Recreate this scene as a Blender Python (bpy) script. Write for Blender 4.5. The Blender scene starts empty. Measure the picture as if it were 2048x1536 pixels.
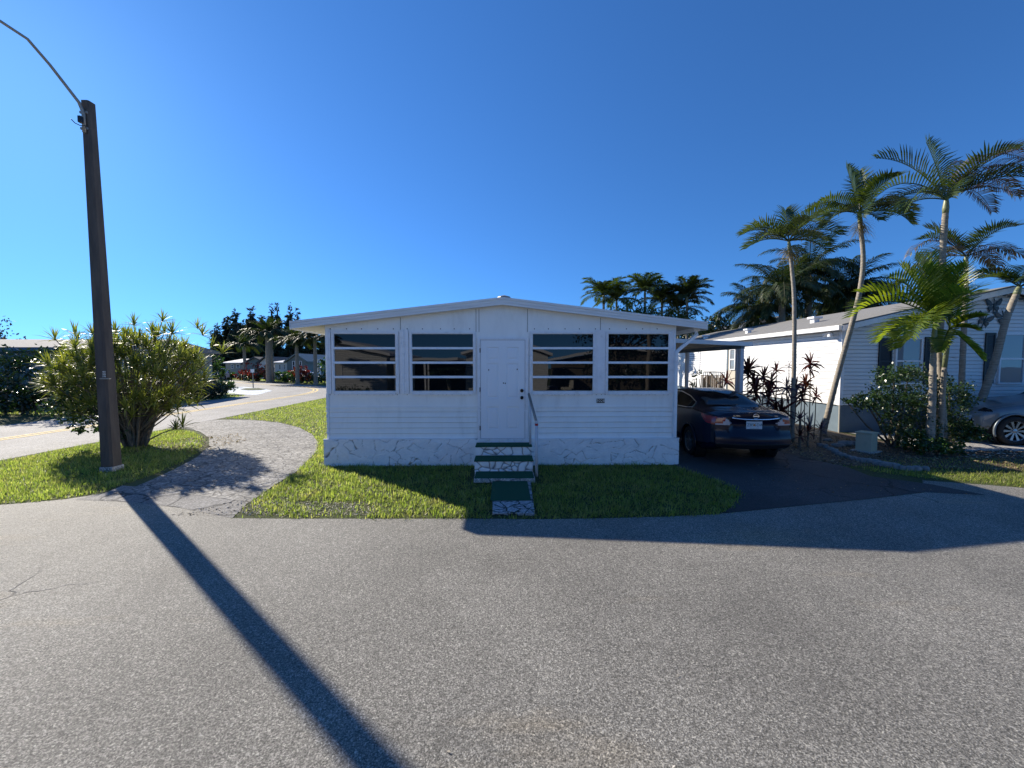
import bpy, math, random
import numpy as np
from mathutils import Vector, Matrix
R = math.radians
C = bpy.context.scene.collection
sc = bpy.context.scene

# ------------------------------------------------------------------ camera, sky, sun, exposure
F = 770.0                      # focal length in pixels of the 2048 wide photograph
CH = 2.06                      # lens height above the street
YAW = R(1.04); PITCH = math.atan(38 / 770)
cam = bpy.data.cameras.new("Camera"); co = bpy.data.objects.new("Camera", cam); C.objects.link(co)
cam.sensor_width = 36; cam.lens = 36 * F / 2048; cam.clip_end = 3000; cam.clip_start = 0.05
co.location = (0, 0, CH); co.rotation_euler = (math.pi / 2 - PITCH, 0, -YAW)
sc.camera = co
SUN_EL = R(30.2); SUN_AZ = R(51.3)          # sun stands left of the street axis (+Y), in front of the camera
w = bpy.data.worlds.new("World"); sc.world = w; w.use_nodes = True
nt = w.node_tree; nt.nodes.clear()
sky = nt.nodes.new("ShaderNodeTexSky"); sky.sky_type = 'NISHITA'; sky.sun_disc = False
sky.sun_elevation = SUN_EL; sky.sun_rotation = -SUN_AZ
sky.air_density = 1.0; sky.dust_density = 0.12; sky.ozone_density = 4.0; sky.altitude = 0
tcw = nt.nodes.new("ShaderNodeTexCoord"); vm = nt.nodes.new("ShaderNodeVectorMath"); vm.operation = 'ADD'; vm.inputs[1].default_value = (0, 0, .09)
vn = nt.nodes.new("ShaderNodeVectorMath"); vn.operation = 'NORMALIZE'; nt.links.new(tcw.outputs['Generated'], vm.inputs[0]); nt.links.new(vm.outputs[0], vn.inputs[0]); nt.links.new(vn.outputs[0], sky.inputs[0])
hs = nt.nodes.new("ShaderNodeMixRGB"); hs.blend_type = 'MULTIPLY'; hs.inputs[0].default_value = 1; hs.inputs[2].default_value = (.43, .85, 1.28, 1)
bg = nt.nodes.new("ShaderNodeBackground"); bg.inputs[1].default_value = 0.067
wo = nt.nodes.new("ShaderNodeOutputWorld")
nt.links.new(sky.outputs[0], hs.inputs[1]); nt.links.new(hs.outputs[0], bg.inputs[0]); nt.links.new(bg.outputs[0], wo.inputs[0])
sl = bpy.data.lights.new("Sun", 'SUN'); so = bpy.data.objects.new("Sun", sl); C.objects.link(so)
sl.energy = 4.15; sl.angle = R(0.55); sl.color = (1.0, 0.91, 0.77)
sd = Vector((-math.sin(SUN_AZ) * math.cos(SUN_EL), math.cos(SUN_AZ) * math.cos(SUN_EL), math.sin(SUN_EL)))
so.rotation_euler = sd.to_track_quat('Z', 'Y').to_euler()
sc.view_settings.view_transform = 'Standard'; sc.view_settings.look = 'None'; sc.view_settings.gamma = 1
sc.view_settings.exposure = 1.0
sc.cycles.max_bounces = 6; sc.cycles.transparent_max_bounces = 6; sc.cycles.diffuse_bounces = 3; sc.cycles.glossy_bounces = 3

# ------------------------------------------------------------------ measuring helpers
def ray(px, py):
    a, b = (px - 1024) / F, (768 - py) / F
    fy = math.cos(PITCH) + b * math.sin(PITCH); fz = -math.sin(PITCH) + b * math.cos(PITCH)
    return Vector((a * math.cos(YAW) + fy * math.sin(YAW), -a * math.sin(YAW) + fy * math.cos(YAW), fz))
def G(px, py, z=0.0):
    r = ray(px, py); t = (z - CH) / r.z
    return (r.x * t, r.y * t)
def at(px, py, Y):
    r = ray(px, py); t = Y / r.y
    return Vector((r.x * t, Y, CH + r.z * t))

# ------------------------------------------------------------------ object helpers
WLOC = {}
def tag(o, label=None, cat=None, group=None, kind=None):
    if label: o['label'] = label
    if cat: o['category'] = cat
    if group: o['group'] = group
    if kind: o['kind'] = kind
    return o
def thing(name, loc, label, cat, group=None, rz=0):
    o = bpy.data.objects.new(name, None); C.objects.link(o); o.location = loc; o.rotation_euler.z = rz
    o.empty_display_size = .2
    WLOC[o.name] = Vector(loc)
    return tag(o, label, cat, group)
def link(name, me, m, parent=None, local=False, smooth=False):
    o = bpy.data.objects.new(name, me); C.objects.link(o)
    if m:
        for k in (m if isinstance(m, (list, tuple)) else [m]): me.materials.append(k)
    if parent:
        o.parent = parent
        wl = WLOC.get(parent.name, Vector((0, 0, 0)))
        if not local: o.matrix_parent_inverse = Matrix.Translation(-wl)
    WLOC[o.name] = Vector((0, 0, 0))
    if smooth:
        me.polygons.foreach_set('use_smooth', [True] * len(me.polygons))
    return o
class MB:
    def __init__(s): s.v = []; s.f = []; s.mi = []
    def add(s, vs, fs, mi=0):
        n = len(s.v); s.v += [tuple(v) for v in vs]
        for f in fs: s.f.append(tuple(i + n for i in f)); s.mi.append(mi)
        return s
    def box(s, a, b, mi=0):
        x0, y0, z0 = a; x1, y1, z1 = b
        return s.add([(x0, y0, z0), (x1, y0, z0), (x1, y1, z0), (x0, y1, z0), (x0, y0, z1), (x1, y0, z1), (x1, y1, z1), (x0, y1, z1)],
                     [(0, 3, 2, 1), (4, 5, 6, 7), (0, 1, 5, 4), (1, 2, 6, 5), (2, 3, 7, 6), (3, 0, 4, 7)], mi)
    def quad(s, a, b, c, d, mi=0): return s.add([a, b, c, d], [(0, 1, 2, 3)], mi)
    def prism(s, poly, z0, z1, mi=0):
        n = len(poly)
        return s.add([(p[0], p[1], z0) for p in poly] + [(p[0], p[1], z1) for p in poly],
                     [tuple(range(n - 1, -1, -1)), tuple(range(n, 2 * n))] + [(i, (i + 1) % n, n + (i + 1) % n, n + i) for i in range(n)], mi)
    def prismY(s, poly, y0, y1, mi=0):      # poly in (x,z)
        n = len(poly)
        return s.add([(p[0], y0, p[1]) for p in poly] + [(p[0], y1, p[1]) for p in poly],
                     [tuple(range(n)), tuple(range(2 * n - 1, n - 1, -1))] + [(i, n + i, n + (i + 1) % n, (i + 1) % n) for i in range(n)], mi)
    def tube(s, pts, rad, n=8, cap=True, mi=0, phase=0):
        pts = [Vector(p) for p in pts]; m = len(pts)
        rs = rad if isinstance(rad, (list, tuple)) else [rad] * m
        base = len(s.v); up = Vector((0, 0, 1))
        for i, p in enumerate(pts):
            t = (pts[min(i + 1, m - 1)] - pts[max(i - 1, 0)]).normalized()
            if abs(t.z) > .95: a = t.cross(Vector((0, 1, 0))).normalized()
            else: a = t.cross(up).normalized()
            if i and a.dot(pa) < 0: a = -a
            pa = a; b = t.cross(a)
            for k in range(n):
                q = 2 * math.pi * k / n + phase
                s.v.append(tuple(p + (a * math.cos(q) + b * math.sin(q)) * rs[i]))
        for i in range(m - 1):
            for k in range(n):
                s.f.append((base + i * n + k, base + i * n + (k + 1) % n, base + (i + 1) * n + (k + 1) % n, base + (i + 1) * n + k)); s.mi.append(mi)
        if cap:
            s.f.append(tuple(base + k for k in range(n))[::-1]); s.mi.append(mi)
            s.f.append(tuple(base + (m - 1) * n + k for k in range(n))); s.mi.append(mi)
        return s
    def lathe(s, c, prof, n=16, axis='z', mi=0, caps=True):
        base = len(s.v)
        for r, h in prof:
            for k in range(n):
                q = 2 * math.pi * k / n; u, v = r * math.cos(q), r * math.sin(q)
                s.v.append((c[0] + u, c[1] + v, c[2] + h) if axis == 'z' else ((c[0] + u, c[1] + h, c[2] + v) if axis == 'y' else (c[0] + h, c[1] + u, c[2] + v)))
        for i in range(len(prof) - 1):
            for k in range(n):
                s.f.append((base + i * n + k, base + i * n + (k + 1) % n, base + (i + 1) * n + (k + 1) % n, base + (i + 1) * n + k)); s.mi.append(mi)
        for e in (0, len(prof) - 1):
            if caps and prof[e][0] > 1e-6: s.f.append(tuple(base + e * n + k for k in range(n))); s.mi.append(mi)
        return s
    def build(s, name, m, parent=None, local=False, smooth=False, bevel=0):
        me = bpy.data.meshes.new(name); me.from_pydata(s.v, [], s.f); me.update()
        o = link(name, me, m, parent, local, smooth)
        if isinstance(m, (list, tuple)): me.polygons.foreach_set('material_index', s.mi)
        if bevel:
            b = o.modifiers.new('b', 'BEVEL'); b.width = bevel; b.segments = 2; b.limit_method = 'ANGLE'
        return o
def npmesh(name, V, Fq, m, parent=None, local=False, smooth=False):
    """V (n,3); Fq (k,4) or (k,3)"""
    me = bpy.data.meshes.new(name); V = np.asarray(V, dtype=np.float32); Fq = np.asarray(Fq, dtype=np.int32); k, c = Fq.shape
    me.vertices.add(len(V)); me.vertices.foreach_set('co', V.ravel())
    me.loops.add(k * c); me.loops.foreach_set('vertex_index', Fq.ravel())
    me.polygons.add(k); me.polygons.foreach_set('loop_start', np.arange(0, k * c, c, dtype=np.int32))
    me.update(calc_edges=True); me.validate()
    return link(name, me, m, parent, local, smooth)
def sheet(name, poly, z, m, label=None):
    """flat polygon laid on the ground, tessellated by Blender"""
    from mathutils.geometry import tessellate_polygon
    pts = [Vector((p[0], p[1], 0)) for p in poly]
    tr = tessellate_polygon([pts])
    me = bpy.data.meshes.new(name); me.from_pydata([(p.x, p.y, z) for p in pts], [], [tuple(t) for t in tr]); me.update()
    n = me.polygons[0].normal.z if len(me.polygons) else 1
    if n < 0: me.flip_normals()
    o = link(name, me, m); o['kind'] = 'structure'
    if label: o['label'] = label
    return o
def inpoly(x, y, poly):
    c = np.zeros(len(x), bool); n = len(poly); j = n - 1
    for i in range(n):
        xi, yi = poly[i]; xj, yj = poly[j]
        m = ((yi > y) != (yj > y)) & (x < (xj - xi) * (y - yi) / (yj - yi + 1e-12) + xi)
        c ^= m; j = i
    return c
def text(name, s, size, loc, rot, m, parent=None, ext=.002, ax='CENTER', local=False):
    cu = bpy.data.curves.new(name, 'FONT'); cu.body = s; cu.size = size; cu.extrude = ext; cu.align_x = ax; cu.align_y = 'CENTER'
    cu.resolution_u = 2
    oc = bpy.data.objects.new(name, cu); C.objects.link(oc); bpy.context.view_layer.update()
    me = bpy.data.meshes.new_from_object(oc.evaluated_get(bpy.context.evaluated_depsgraph_get())); bpy.data.objects.remove(oc); me.materials.clear(); me.materials.append(m)
    o = bpy.data.objects.new(name, me); C.objects.link(o); o.location = loc; o.rotation_euler = rot
    if parent:
        o.parent = parent
        if not local: o.matrix_parent_inverse = Matrix.Translation(-WLOC.get(parent.name, Vector((0, 0, 0))))
    return o

# ------------------------------------------------------------------ materials
def newmat(name):
    m = bpy.data.materials.new(name); m.use_nodes = True; t = m.node_tree
    return m, t, t.nodes['Principled BSDF'], t.nodes['Material Output']
def c4(c): return (c[0], c[1], c[2], 1)
def N(t, ty, **k):
    n = t.nodes.new(ty)
    for a, b in k.items():
        if a in n.inputs: n.inputs[a].default_value = b
        else: setattr(n, a, b)
    return n
def ramp(t, stops):
    r = t.nodes.new('ShaderNodeValToRGB'); e = r.color_ramp.elements
    while len(e) > 1: e.remove(e[-1])
    e[0].position = stops[0][0]; e[0].color = c4(stops[0][1])
    for p, c in stops[1:]:
        q = e.new(p); q.color = c4(c)
    return r
def pm(name, c, c2=None, scale=6, rough=.6, bump=0, bscale=60, metal=0, ior=1.45, coat=0, dirt=None, dscale=2, damount=.5, stretch=None):
    m, t, b, o = newmat(name)
    b.inputs['Roughness'].default_value = rough; b.inputs['Metallic'].default_value = metal; b.inputs['IOR'].default_value = ior
    b.inputs['Coat Weight'].default_value = coat; b.inputs['Coat Roughness'].default_value = .03
    tc = N(t, 'ShaderNodeTexCoord'); src = tc.outputs['Object']
    if stretch:
        mp = N(t, 'ShaderNodeMapping'); mp.inputs['Scale'].default_value = stretch; t.links.new(src, mp.inputs[0]); src = mp.outputs[0]
    if c2 is None: c2 = tuple(x * .86 for x in c)
    n = N(t, 'ShaderNodeTexNoise', Scale=scale, Detail=5.0, Roughness=.6); t.links.new(src, n.inputs['Vector'])
    r = ramp(t, [(.3, c2), (.7, c)]); t.links.new(n.outputs['Fac'], r.inputs[0]); out = r.outputs[0]
    if dirt:
        n2 = N(t, 'ShaderNodeTexNoise', Scale=dscale, Detail=9.0, Roughness=.72); t.links.new(src, n2.inputs['Vector'])
        r2 = ramp(t, [(.52, (0, 0, 0)), (.78, (damount,) * 3)]); t.links.new(n2.outputs['Fac'], r2.inputs[0])
        mx = N(t, 'ShaderNodeMixRGB'); t.links.new(r2.outputs[0], mx.inputs[0]); t.links.new(out, mx.inputs[1]); mx.inputs[2].default_value = c4(dirt); out = mx.outputs[0]
    t.links.new(out, b.inputs['Base Color'])
    if bump:
        n3 = N(t, 'ShaderNodeTexNoise', Scale=bscale, Detail=4.0); t.links.new(tc.outputs['Object'], n3.inputs['Vector'])
        bp = N(t, 'ShaderNodeBump', Strength=bump, Distance=.01); t.links.new(n3.outputs['Fac'], bp.inputs['Height']); t.links.new(bp.outputs[0], b.inputs['Normal'])
    return m
def leafmat(name, cols, trans=.4, rough=.4, tcol=None, spec=.5):
    """cols: list of colours picked per leaf"""
    m, t, b, o = newmat(name)
    g = N(t, 'ShaderNodeNewGeometry')
    st = [(i / max(1, len(cols) - 1), c) for i, c in enumerate(cols)]; vr = (.45, 1.6) if name == 'grass blades' else (.6, 1.4)
    r = ramp(t, st); t.links.new(g.outputs['Random Per Island'], r.inputs[0])
    n = N(t, 'ShaderNodeTexNoise', Scale=3.2 if name == 'grass blades' else 1.3, Detail=4.0 if name == 'grass blades' else 3.0); tc = N(t, 'ShaderNodeTexCoord'); t.links.new(tc.outputs['Object'], n.inputs['Vector'])
    if name == 'grass blades':     # straw coloured patches
        np_ = N(t, 'ShaderNodeTexNoise', Scale=1.7, Detail=5.0, Roughness=.65); t.links.new(tc.outputs['Object'], np_.inputs['Vector'])
        rp = ramp(t, [(.54, (0, 0, 0)), (.66, (.75,) * 3)]); t.links.new(np_.outputs['Fac'], rp.inputs[0]); mp_ = N(t, 'ShaderNodeMixRGB'); t.links.new(rp.outputs[0], mp_.inputs[0]); t.links.new(r.outputs[0], mp_.inputs[1]); mp_.inputs[2].default_value = (.30, .235, .10, 1); r = mp_
    hv = N(t, 'ShaderNodeHueSaturation'); mr = N(t, 'ShaderNodeMapRange'); mr.inputs[3].default_value = vr[0]; mr.inputs[4].default_value = vr[1]
    t.links.new(n.outputs['Fac'], mr.inputs[0]); t.links.new(mr.outputs[0], hv.inputs['Value']); t.links.new(r.outputs[0], hv.inputs['Color'])
    t.links.new(hv.outputs[0], b.inputs['Base Color']); b.inputs['Roughness'].default_value = rough; b.inputs['IOR'].default_value = 1.3 + .4 * spec
    tr = N(t, 'ShaderNodeBsdfTranslucent'); mt = N(t, 'ShaderNodeMixRGB', blend_type='MULTIPLY'); mt.inputs[0].default_value = 1
    tcol = tcol or (1.6, 1.9, .7); mt.inputs[2].default_value = c4(tcol); t.links.new(hv.outputs[0], mt.inputs[1]); t.links.new(mt.outputs[0], tr.inputs[0])
    ms = N(t, 'ShaderNodeMixShader'); ms.inputs[0].default_value = trans
    t.links.new(b.outputs[0], ms.inputs[1]); t.links.new(tr.outputs[0], ms.inputs[2]); t.links.new(ms.outputs[0], o.inputs[0])
    return m
def groundmat(name, base, dark, light, fine=170, big=.7, rough=.85, bump=.6, crack=None, stain=None, ior=1.45, tan=None, crack_scale=1.2, crack_w=.006, patch=(.75, 1.2)):
    """asphalt / concrete with aggregate speckle, broad tone changes, and thin cracks"""
    m, t, b, o = newmat(name); b.inputs['Roughness'].default_value = rough; b.inputs['IOR'].default_value = ior
    tc = N(t, 'ShaderNodeTexCoord'); src = tc.outputs['Object']
    n1 = N(t, 'ShaderNodeTexNoise', Scale=float(fine), Detail=3.0, Roughness=.75); t.links.new(src, n1.inputs['Vector'])
    v1 = N(t, 'ShaderNodeTexVoronoi', Scale=fine * .8); t.links.new(src, v1.inputs['Vector'])
    r1 = ramp(t, [(.34, dark), (.5, base), (.64, light)]); t.links.new(n1.outputs['Fac'], r1.inputs[0])
    sp = N(t, 'ShaderNodeSeparateColor'); t.links.new(v1.outputs['Color'], sp.inputs[0])
    r1b = ramp(t, [(0, (.62, .62, .62)), (.5, (.95, .95, .95)), (.9, (1.25, 1.25, 1.25)), (1, (1.7, 1.7, 1.65))]); t.links.new(sp.outputs[0], r1b.inputs[0])
    mu = N(t, 'ShaderNodeMixRGB', blend_type='MULTIPLY'); mu.inputs[0].default_value = 1; t.links.new(r1.outputs[0], mu.inputs[1]); t.links.new(r1b.outputs[0], mu.inputs[2])
    n2 = N(t, 'ShaderNodeTexNoise', Scale=big, Detail=7.0, Roughness=.62); t.links.new(src, n2.inputs['Vector'])
    r2 = ramp(t, [(.3, (patch[0],) * 3), (.7, (patch[1],) * 3)]); t.links.new(n2.outputs['Fac'], r2.inputs[0])
    mu2 = N(t, 'ShaderNodeMixRGB', blend_type='MULTIPLY'); mu2.inputs[0].default_value = 1; t.links.new(mu.outputs[0], mu2.inputs[1]); t.links.new(r2.outputs[0], mu2.inputs[2])
    out = mu2.outputs[0]
    if tan:
        mp = N(t, 'ShaderNodeMapping'); mp.inputs['Scale'].default_value = (.22, .75, 1); mp.inputs['Rotation'].default_value = (0, 0, R(-22)); mp.inputs['Location'].default_value = (1.7, .4, 0)
        t.links.new(src, mp.inputs[0]); n4 = N(t, 'ShaderNodeTexNoise', Scale=1.0, Detail=6.0, Roughness=.6); t.links.new(mp.outputs[0], n4.inputs['Vector'])
        r4 = ramp(t, [(.56, (0, 0, 0)), (.72, (.65,) * 3)]); t.links.new(n4.outputs['Fac'], r4.inputs[0])
        m4 = N(t, 'ShaderNodeMixRGB', blend_type='MULTIPLY'); t.links.new(r4.outputs[0], m4.inputs[0]); t.links.new(out, m4.inputs[1]); m4.inputs[2].default_value = c4(tan); out = m4.outputs[0]
    h = n1.outputs['Fac']
    if crack:
        nd = N(t, 'ShaderNodeTexNoise', Scale=2.2, Detail=5.0); t.links.new(src, nd.inputs['Vector'])
        ad = N(t, 'ShaderNodeMixRGB', blend_type='LINEAR_LIGHT'); ad.inputs[0].default_value = .22; t.links.new(src, ad.inputs[1]); t.links.new(nd.outputs['Color'], ad.inputs[2])
        ve = N(t, 'ShaderNodeTexVoronoi', Scale=crack_scale, feature='DISTANCE_TO_EDGE'); t.links.new(ad.outputs[0], ve.inputs['Vector'])
        rc = ramp(t, [(0, (1, 1, 1)), (crack_w, (.9, .9, .9)), (crack_w * 2.2, (0, 0, 0))]); t.links.new(ve.outputs['Distance'], rc.inputs[0])
        nm = N(t, 'ShaderNodeTexNoise', Scale=.55, Detail=3.0); t.links.new(src, nm.inputs['Vector'])
        rm = ramp(t, [(crack[3] if len(crack) > 3 else .5, (0, 0, 0)), ((crack[3] if len(crack) > 3 else .5) + .12, (1, 1, 1))]); t.links.new(nm.outputs['Fac'], rm.inputs[0])
        mm = N(t, 'ShaderNodeMath', operation='MULTIPLY'); t.links.new(rc.outputs[0], mm.inputs[0]); t.links.new(rm.outputs[0], mm.inputs[1])
        mc = N(t, 'ShaderNodeMixRGB'); t.links.new(mm.outputs[0], mc.inputs[0]); t.links.new(out, mc.inputs[1]); mc.inputs[2].default_value = c4(crack[:3]); out = mc.outputs[0]
        hh = N(t, 'ShaderNodeMath', operation='MULTIPLY_ADD'); t.links.new(mm.outputs[0], hh.inputs[0]); hh.inputs[1].default_value = -1.5; t.links.new(n1.outputs['Fac'], hh.inputs[2]); h = hh.outputs[0]
    t.links.new(out, b.inputs['Base Color'])
    bp = N(t, 'ShaderNodeBump', Strength=bump, Distance=.006); t.links.new(h, bp.inputs['Height']); t.links.new(bp.outputs[0], b.inputs['Normal'])
    return m
M = {}
M['asphalt'] = groundmat('street asphalt', (.192, .182, .158), (.05, .048, .042), (.45, .428, .38), fine=125, crack=(.04, .04, .04, .54), tan=(1.35, 1.12, .78), rough=.76, bump=1.0, crack_scale=.45, crack_w=.0026, patch=(.72, 1.2), big=.55)
M['asphalt_side'] = groundmat('side road asphalt', (.27, .262, .25), (.2, .195, .19), (.36, .35, .33), fine=60, crack=(.1, .1, .1, .6), rough=.85, bump=.3, crack_scale=.3, crack_w=.002)
M['asphalt_dark'] = groundmat('sealed driveway asphalt', (.042, .043, .046), (.022, .022, .024), (.085, .085, .085), fine=110, crack=(.012, .012, .012, .42), rough=.8, bump=.8, crack_scale=.8, crack_w=.008, patch=(.6, 1.5))
M['stamped'] = groundmat('stamped concrete', (.21, .202, .19), (.12, .117, .11), (.31, .30, .285), fine=40, big=1.4, crack=(.055, .053, .052, .0), rough=.8, bump=1.0, crack_scale=5.2, crack_w=.025, patch=(.65, 1.3))
M['apron'] = groundmat('poured apron', (.19, .185, .18), (.12, .12, .12), (.28, .27, .26), fine=70, crack=(.03, .03, .03, .3), rough=.85, bump=.7, crack_scale=1.3, crack_w=.012)
M['concrete'] = groundmat('pale concrete', (.38, .37, .35), (.3, .29, .28), (.46, .45, .43), fine=60, crack=(.1, .1, .1, .4), bump=.3)
M['sealcoat'] = groundmat('pale blue painted concrete', (.5, .55, .6), (.42, .48, .53), (.6, .64, .68), fine=30, bump=.2)
M['yellow'] = groundmat('worn yellow road paint', (.78, .56, .20), (.6, .45, .2), (.85, .68, .3), fine=40, bump=.2)
M['line_white'] = groundmat('worn white road paint', (.55, .55, .52), (.35, .35, .34), (.7, .7, .68), fine=40, bump=.2)
def lawnmat():
    m, t, b, o = newmat('lawn soil and thatch'); b.inputs['Roughness'].default_value = .95
    tc = N(t, 'ShaderNodeTexCoord'); s = tc.outputs['Object']
    n = N(t, 'ShaderNodeTexNoise', Scale=25.0, Detail=8.0, Roughness=.8); t.links.new(s, n.inputs['Vector'])
    r = ramp(t, [(.3, (.022, .030, .007)), (.5, (.066, .086, .018)), (.62, (.11, .125, .03)), (.75, (.19, .165, .07))]); t.links.new(n.outputs['Fac'], r.inputs[0])
    n2 = N(t, 'ShaderNodeTexNoise', Scale=1.1, Detail=6.0, Roughness=.6); t.links.new(s, n2.inputs['Vector'])
    r2 = ramp(t, [(.35, (.75, .75, .75)), (.55, (1, 1, 1)), (.72, (1.5, 1.15, .9))]); t.links.new(n2.outputs['Fac'], r2.inputs[0])
    mu = N(t, 'ShaderNodeMixRGB', blend_type='MULTIPLY'); mu.inputs[0].default_value = 1; t.links.new(r.outputs[0], mu.inputs[1]); t.links.new(r2.outputs[0], mu.inputs[2])
    t.links.new(mu.outputs[0], b.inputs['Base Color'])
    bp = N(t, 'ShaderNodeBump', Strength=1.0, Distance=.05); t.links.new(n.outputs['Fac'], bp.inputs['Height']); t.links.new(bp.outputs[0], b.inputs['Normal'])
    return m
M['lawn'] = lawnmat()
M['mulch'] = groundmat('leaf mulch and soil', (.07, .05, .035), (.02, .016, .012), (.2, .15, .1), fine=45, bump=1.0, patch=(.6, 1.4))
M['blade'] = leafmat('grass blades', [(.08, .10, .022), (.17, .19, .045), (.25, .24, .07), (.10, .12, .026), (.36, .30, .15)], trans=.5, rough=.5, tcol=(2.3, 2.9, 1.5))
M['white_wall'] = pm('white painted aluminium', (.90, .90, .87), (.84, .84, .82), scale=3, rough=.45, dirt=(.42, .41, .37), dscale=2.2, damount=.3, stretch=(1.6, 1, .5), bump=.12, bscale=9)
M['trim'] = pm('white window trim', (.86, .86, .87), (.78, .78, .8), scale=8, rough=.45, dirt=(.4, .38, .34), dscale=7, damount=.45)
M['fascia'] = pm('ribbed fascia metal', (.80, .79, .77), (.72, .71, .69), scale=2, rough=.45, dirt=(.3, .28, .25), dscale=3, damount=.4, stretch=(.3, 1, 2))
M['door'] = pm('door paint', (.82, .85, .88), (.80, .83, .87), scale=1, rough=.4)
M['roof'] = pm('roof metal', (.6, .6, .58), scale=1, rough=.5, dirt=(.2, .2, .2), dscale=2)
M['soffit'] = pm('cream soffit', (.55, .51, .43), scale=2, rough=.6)
M['joint'] = pm('dirty seam', (.12, .12, .13), rough=.9)
def skirtmat():
    m, t, b, o = newmat('white painted flagstone'); b.inputs['Roughness'].default_value = .6
    tc = N(t, 'ShaderNodeTexCoord'); s = tc.outputs['Object']
    n = N(t, 'ShaderNodeTexNoise', Scale=7.0, Detail=8.0, Roughness=.7); t.links.new(s, n.inputs['Vector'])
    r = ramp(t, [(.3, (.72, .73, .74)), (.66, (.86, .86, .86)), (.76, (.5, .5, .47))]); t.links.new(n.outputs['Fac'], r.inputs[0])
    g = N(t, 'ShaderNodeNewGeometry'); a = N(t, 'ShaderNodeAttribute', attribute_name='groove')
    mx = N(t, 'ShaderNodeMixRGB'); t.links.new(a.outputs['Fac'], mx.inputs[0]); t.links.new(r.outputs[0], mx.inputs[1]); mx.inputs[2].default_value = (.13, .13, .13, 1)
    t.links.new(mx.outputs[0], b.inputs['Base Color'])
    return m
M['flagstone'] = skirtmat()
M['turf'] = pm('green carpet turf', (.004, .085, .038), (.003, .06, .028), scale=90, rough=.95, bump=.6, bscale=400)
def glassmat(name, c=(.006, .009, .013), ior=1.85, rough=.015):
    m, t, b, o = newmat(name); b.inputs['Base Color'].default_value = c4(c); b.inputs['Roughness'].default_value = rough; b.inputs['IOR'].default_value = ior
    tc = N(t, 'ShaderNodeTexCoord'); n = N(t, 'ShaderNodeTexNoise', Scale=1.6, Detail=1.0); t.links.new(tc.outputs['Object'], n.inputs['Vector'])
    bp = N(t, 'ShaderNodeBump', Strength=.06, Distance=.02); t.links.new(n.outputs['Fac'], bp.inputs['Height']); t.links.new(bp.outputs[0], b.inputs['Normal'])
    return m
M['glass'] = glassmat('tinted window glass', (.003, .005, .007), ior=1.48); M['glass_n'] = glassmat('window glass with pale blinds', (.22, .25, .28), 1.6)
M['glass_far'] = pm('dark far window', (.03, .035, .045), rough=.15)
M['black'] = pm('black metal', (.012, .012, .013), rough=.4)
M['bronze'] = pm('dark bronze knob', (.03, .026, .022), rough=.25, metal=.8)
M['rail'] = pm('white pipe paint', (.62, .62, .65), rough=.4, dirt=(.3, .25, .2), dscale=12)
M['red'] = pm('red tape', (.45, .02, .02), rough=.4)
M['pole'] = pm('weathered concrete pole', (.12, .098, .080), (.065, .055, .05), scale=5, rough=.9, bump=.6, bscale=60, dirt=(.07, .055, .045), dscale=3, damount=.8, stretch=(2, 2, .35))
M['galv'] = pm('galvanised steel', (.30, .28, .25), rough=.5, metal=.5)
M['siding_n'] = pm('white vinyl siding', (.76, .76, .76), (.71, .72, .72), scale=2, rough=.5)
M['skirt_n'] = pm('blue grey skirting', (.13, .18, .22), (.10, .14, .18), scale=3, rough=.7)
M['shingle'] = pm('grey shingles', (.27, .265, .25), (.16, .155, .15), scale=14, rough=.9, bump=.8, bscale=30, dirt=(.1, .1, .095), dscale=3, stretch=(4, 1, 1))
M['shutter'] = pm('black shutter', (.012, .012, .014), rough=.45)
M['bark_palm'] = pm('palm trunk', (.36, .32, .26), (.17, .145, .115), scale=7, rough=.85, bump=.7, bscale=25, stretch=(1, 1, 5))
M['shaft'] = pm('green crownshaft', (.24, .26, .14), (.16, .18, .09), scale=5, rough=.4, stretch=(1, 1, .3))
M['bark'] = pm('grey bark', (.20, .17, .13), (.09, .075, .06), scale=12, rough=.9, bump=.7, bscale=40)
M['frond'] = leafmat('palm leaflets', [(.022, .042, .012), (.036, .062, .016), (.055, .082, .02), (.03, .05, .014)], trans=.30, rough=.36, tcol=(2.0, 1.9, .5))
M['frond_bright'] = leafmat('young palm leaflets', [(.05, .09, .015), (.09, .14, .024), (.15, .19, .035), (.07, .11, .02)], trans=.5, rough=.34, tcol=(2.1, 2.0, .45))
M['frond_dry'] = leafmat('wind burnt palm leaflets', [(.03, .055, .02), (.08, .06, .04), (.14, .085, .06), (.05, .065, .025), (.18, .14, .11)], trans=.22, rough=.5, tcol=(1.3, 1.2, .9))
M['frond_dark'] = leafmat('coconut leaflets', [(.012, .026, .010), (.022, .042, .013), (.035, .055, .018), (.055, .055, .025)], trans=.22, rough=.55, tcol=(1.6, 1.7, .5), spec=.2)
M['thatch'] = leafmat('dry flower stalks', [(.12, .10, .03), (.2, .15, .05)], trans=.2, rough=.7)
M['dracaena'] = leafmat('yellow green strap leaves', [(.08, .11, .025), (.16, .18, .045), (.27, .27, .07), (.12, .14, .035), (.34, .31, .10)], trans=.38, rough=.45, tcol=(1.6, 1.8, .55), spec=.7)
M['bushleaf'] = leafmat('dark shrub leaves', [(.02, .045, .016), (.035, .066, .022), (.055, .09, .03)], trans=.25, rough=.3, spec=.6)
M['bushleaf_mid'] = leafmat('mid green shrub leaves', [(.02, .05, .012), (.04, .08, .018), (.06, .10, .025)], trans=.3, rough=.3)
M['hedge'] = leafmat('hedge leaves', [(.006, .017, .006), (.012, .028, .009), (.02, .038, .012)], trans=.2, rough=.35, spec=.6)
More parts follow.
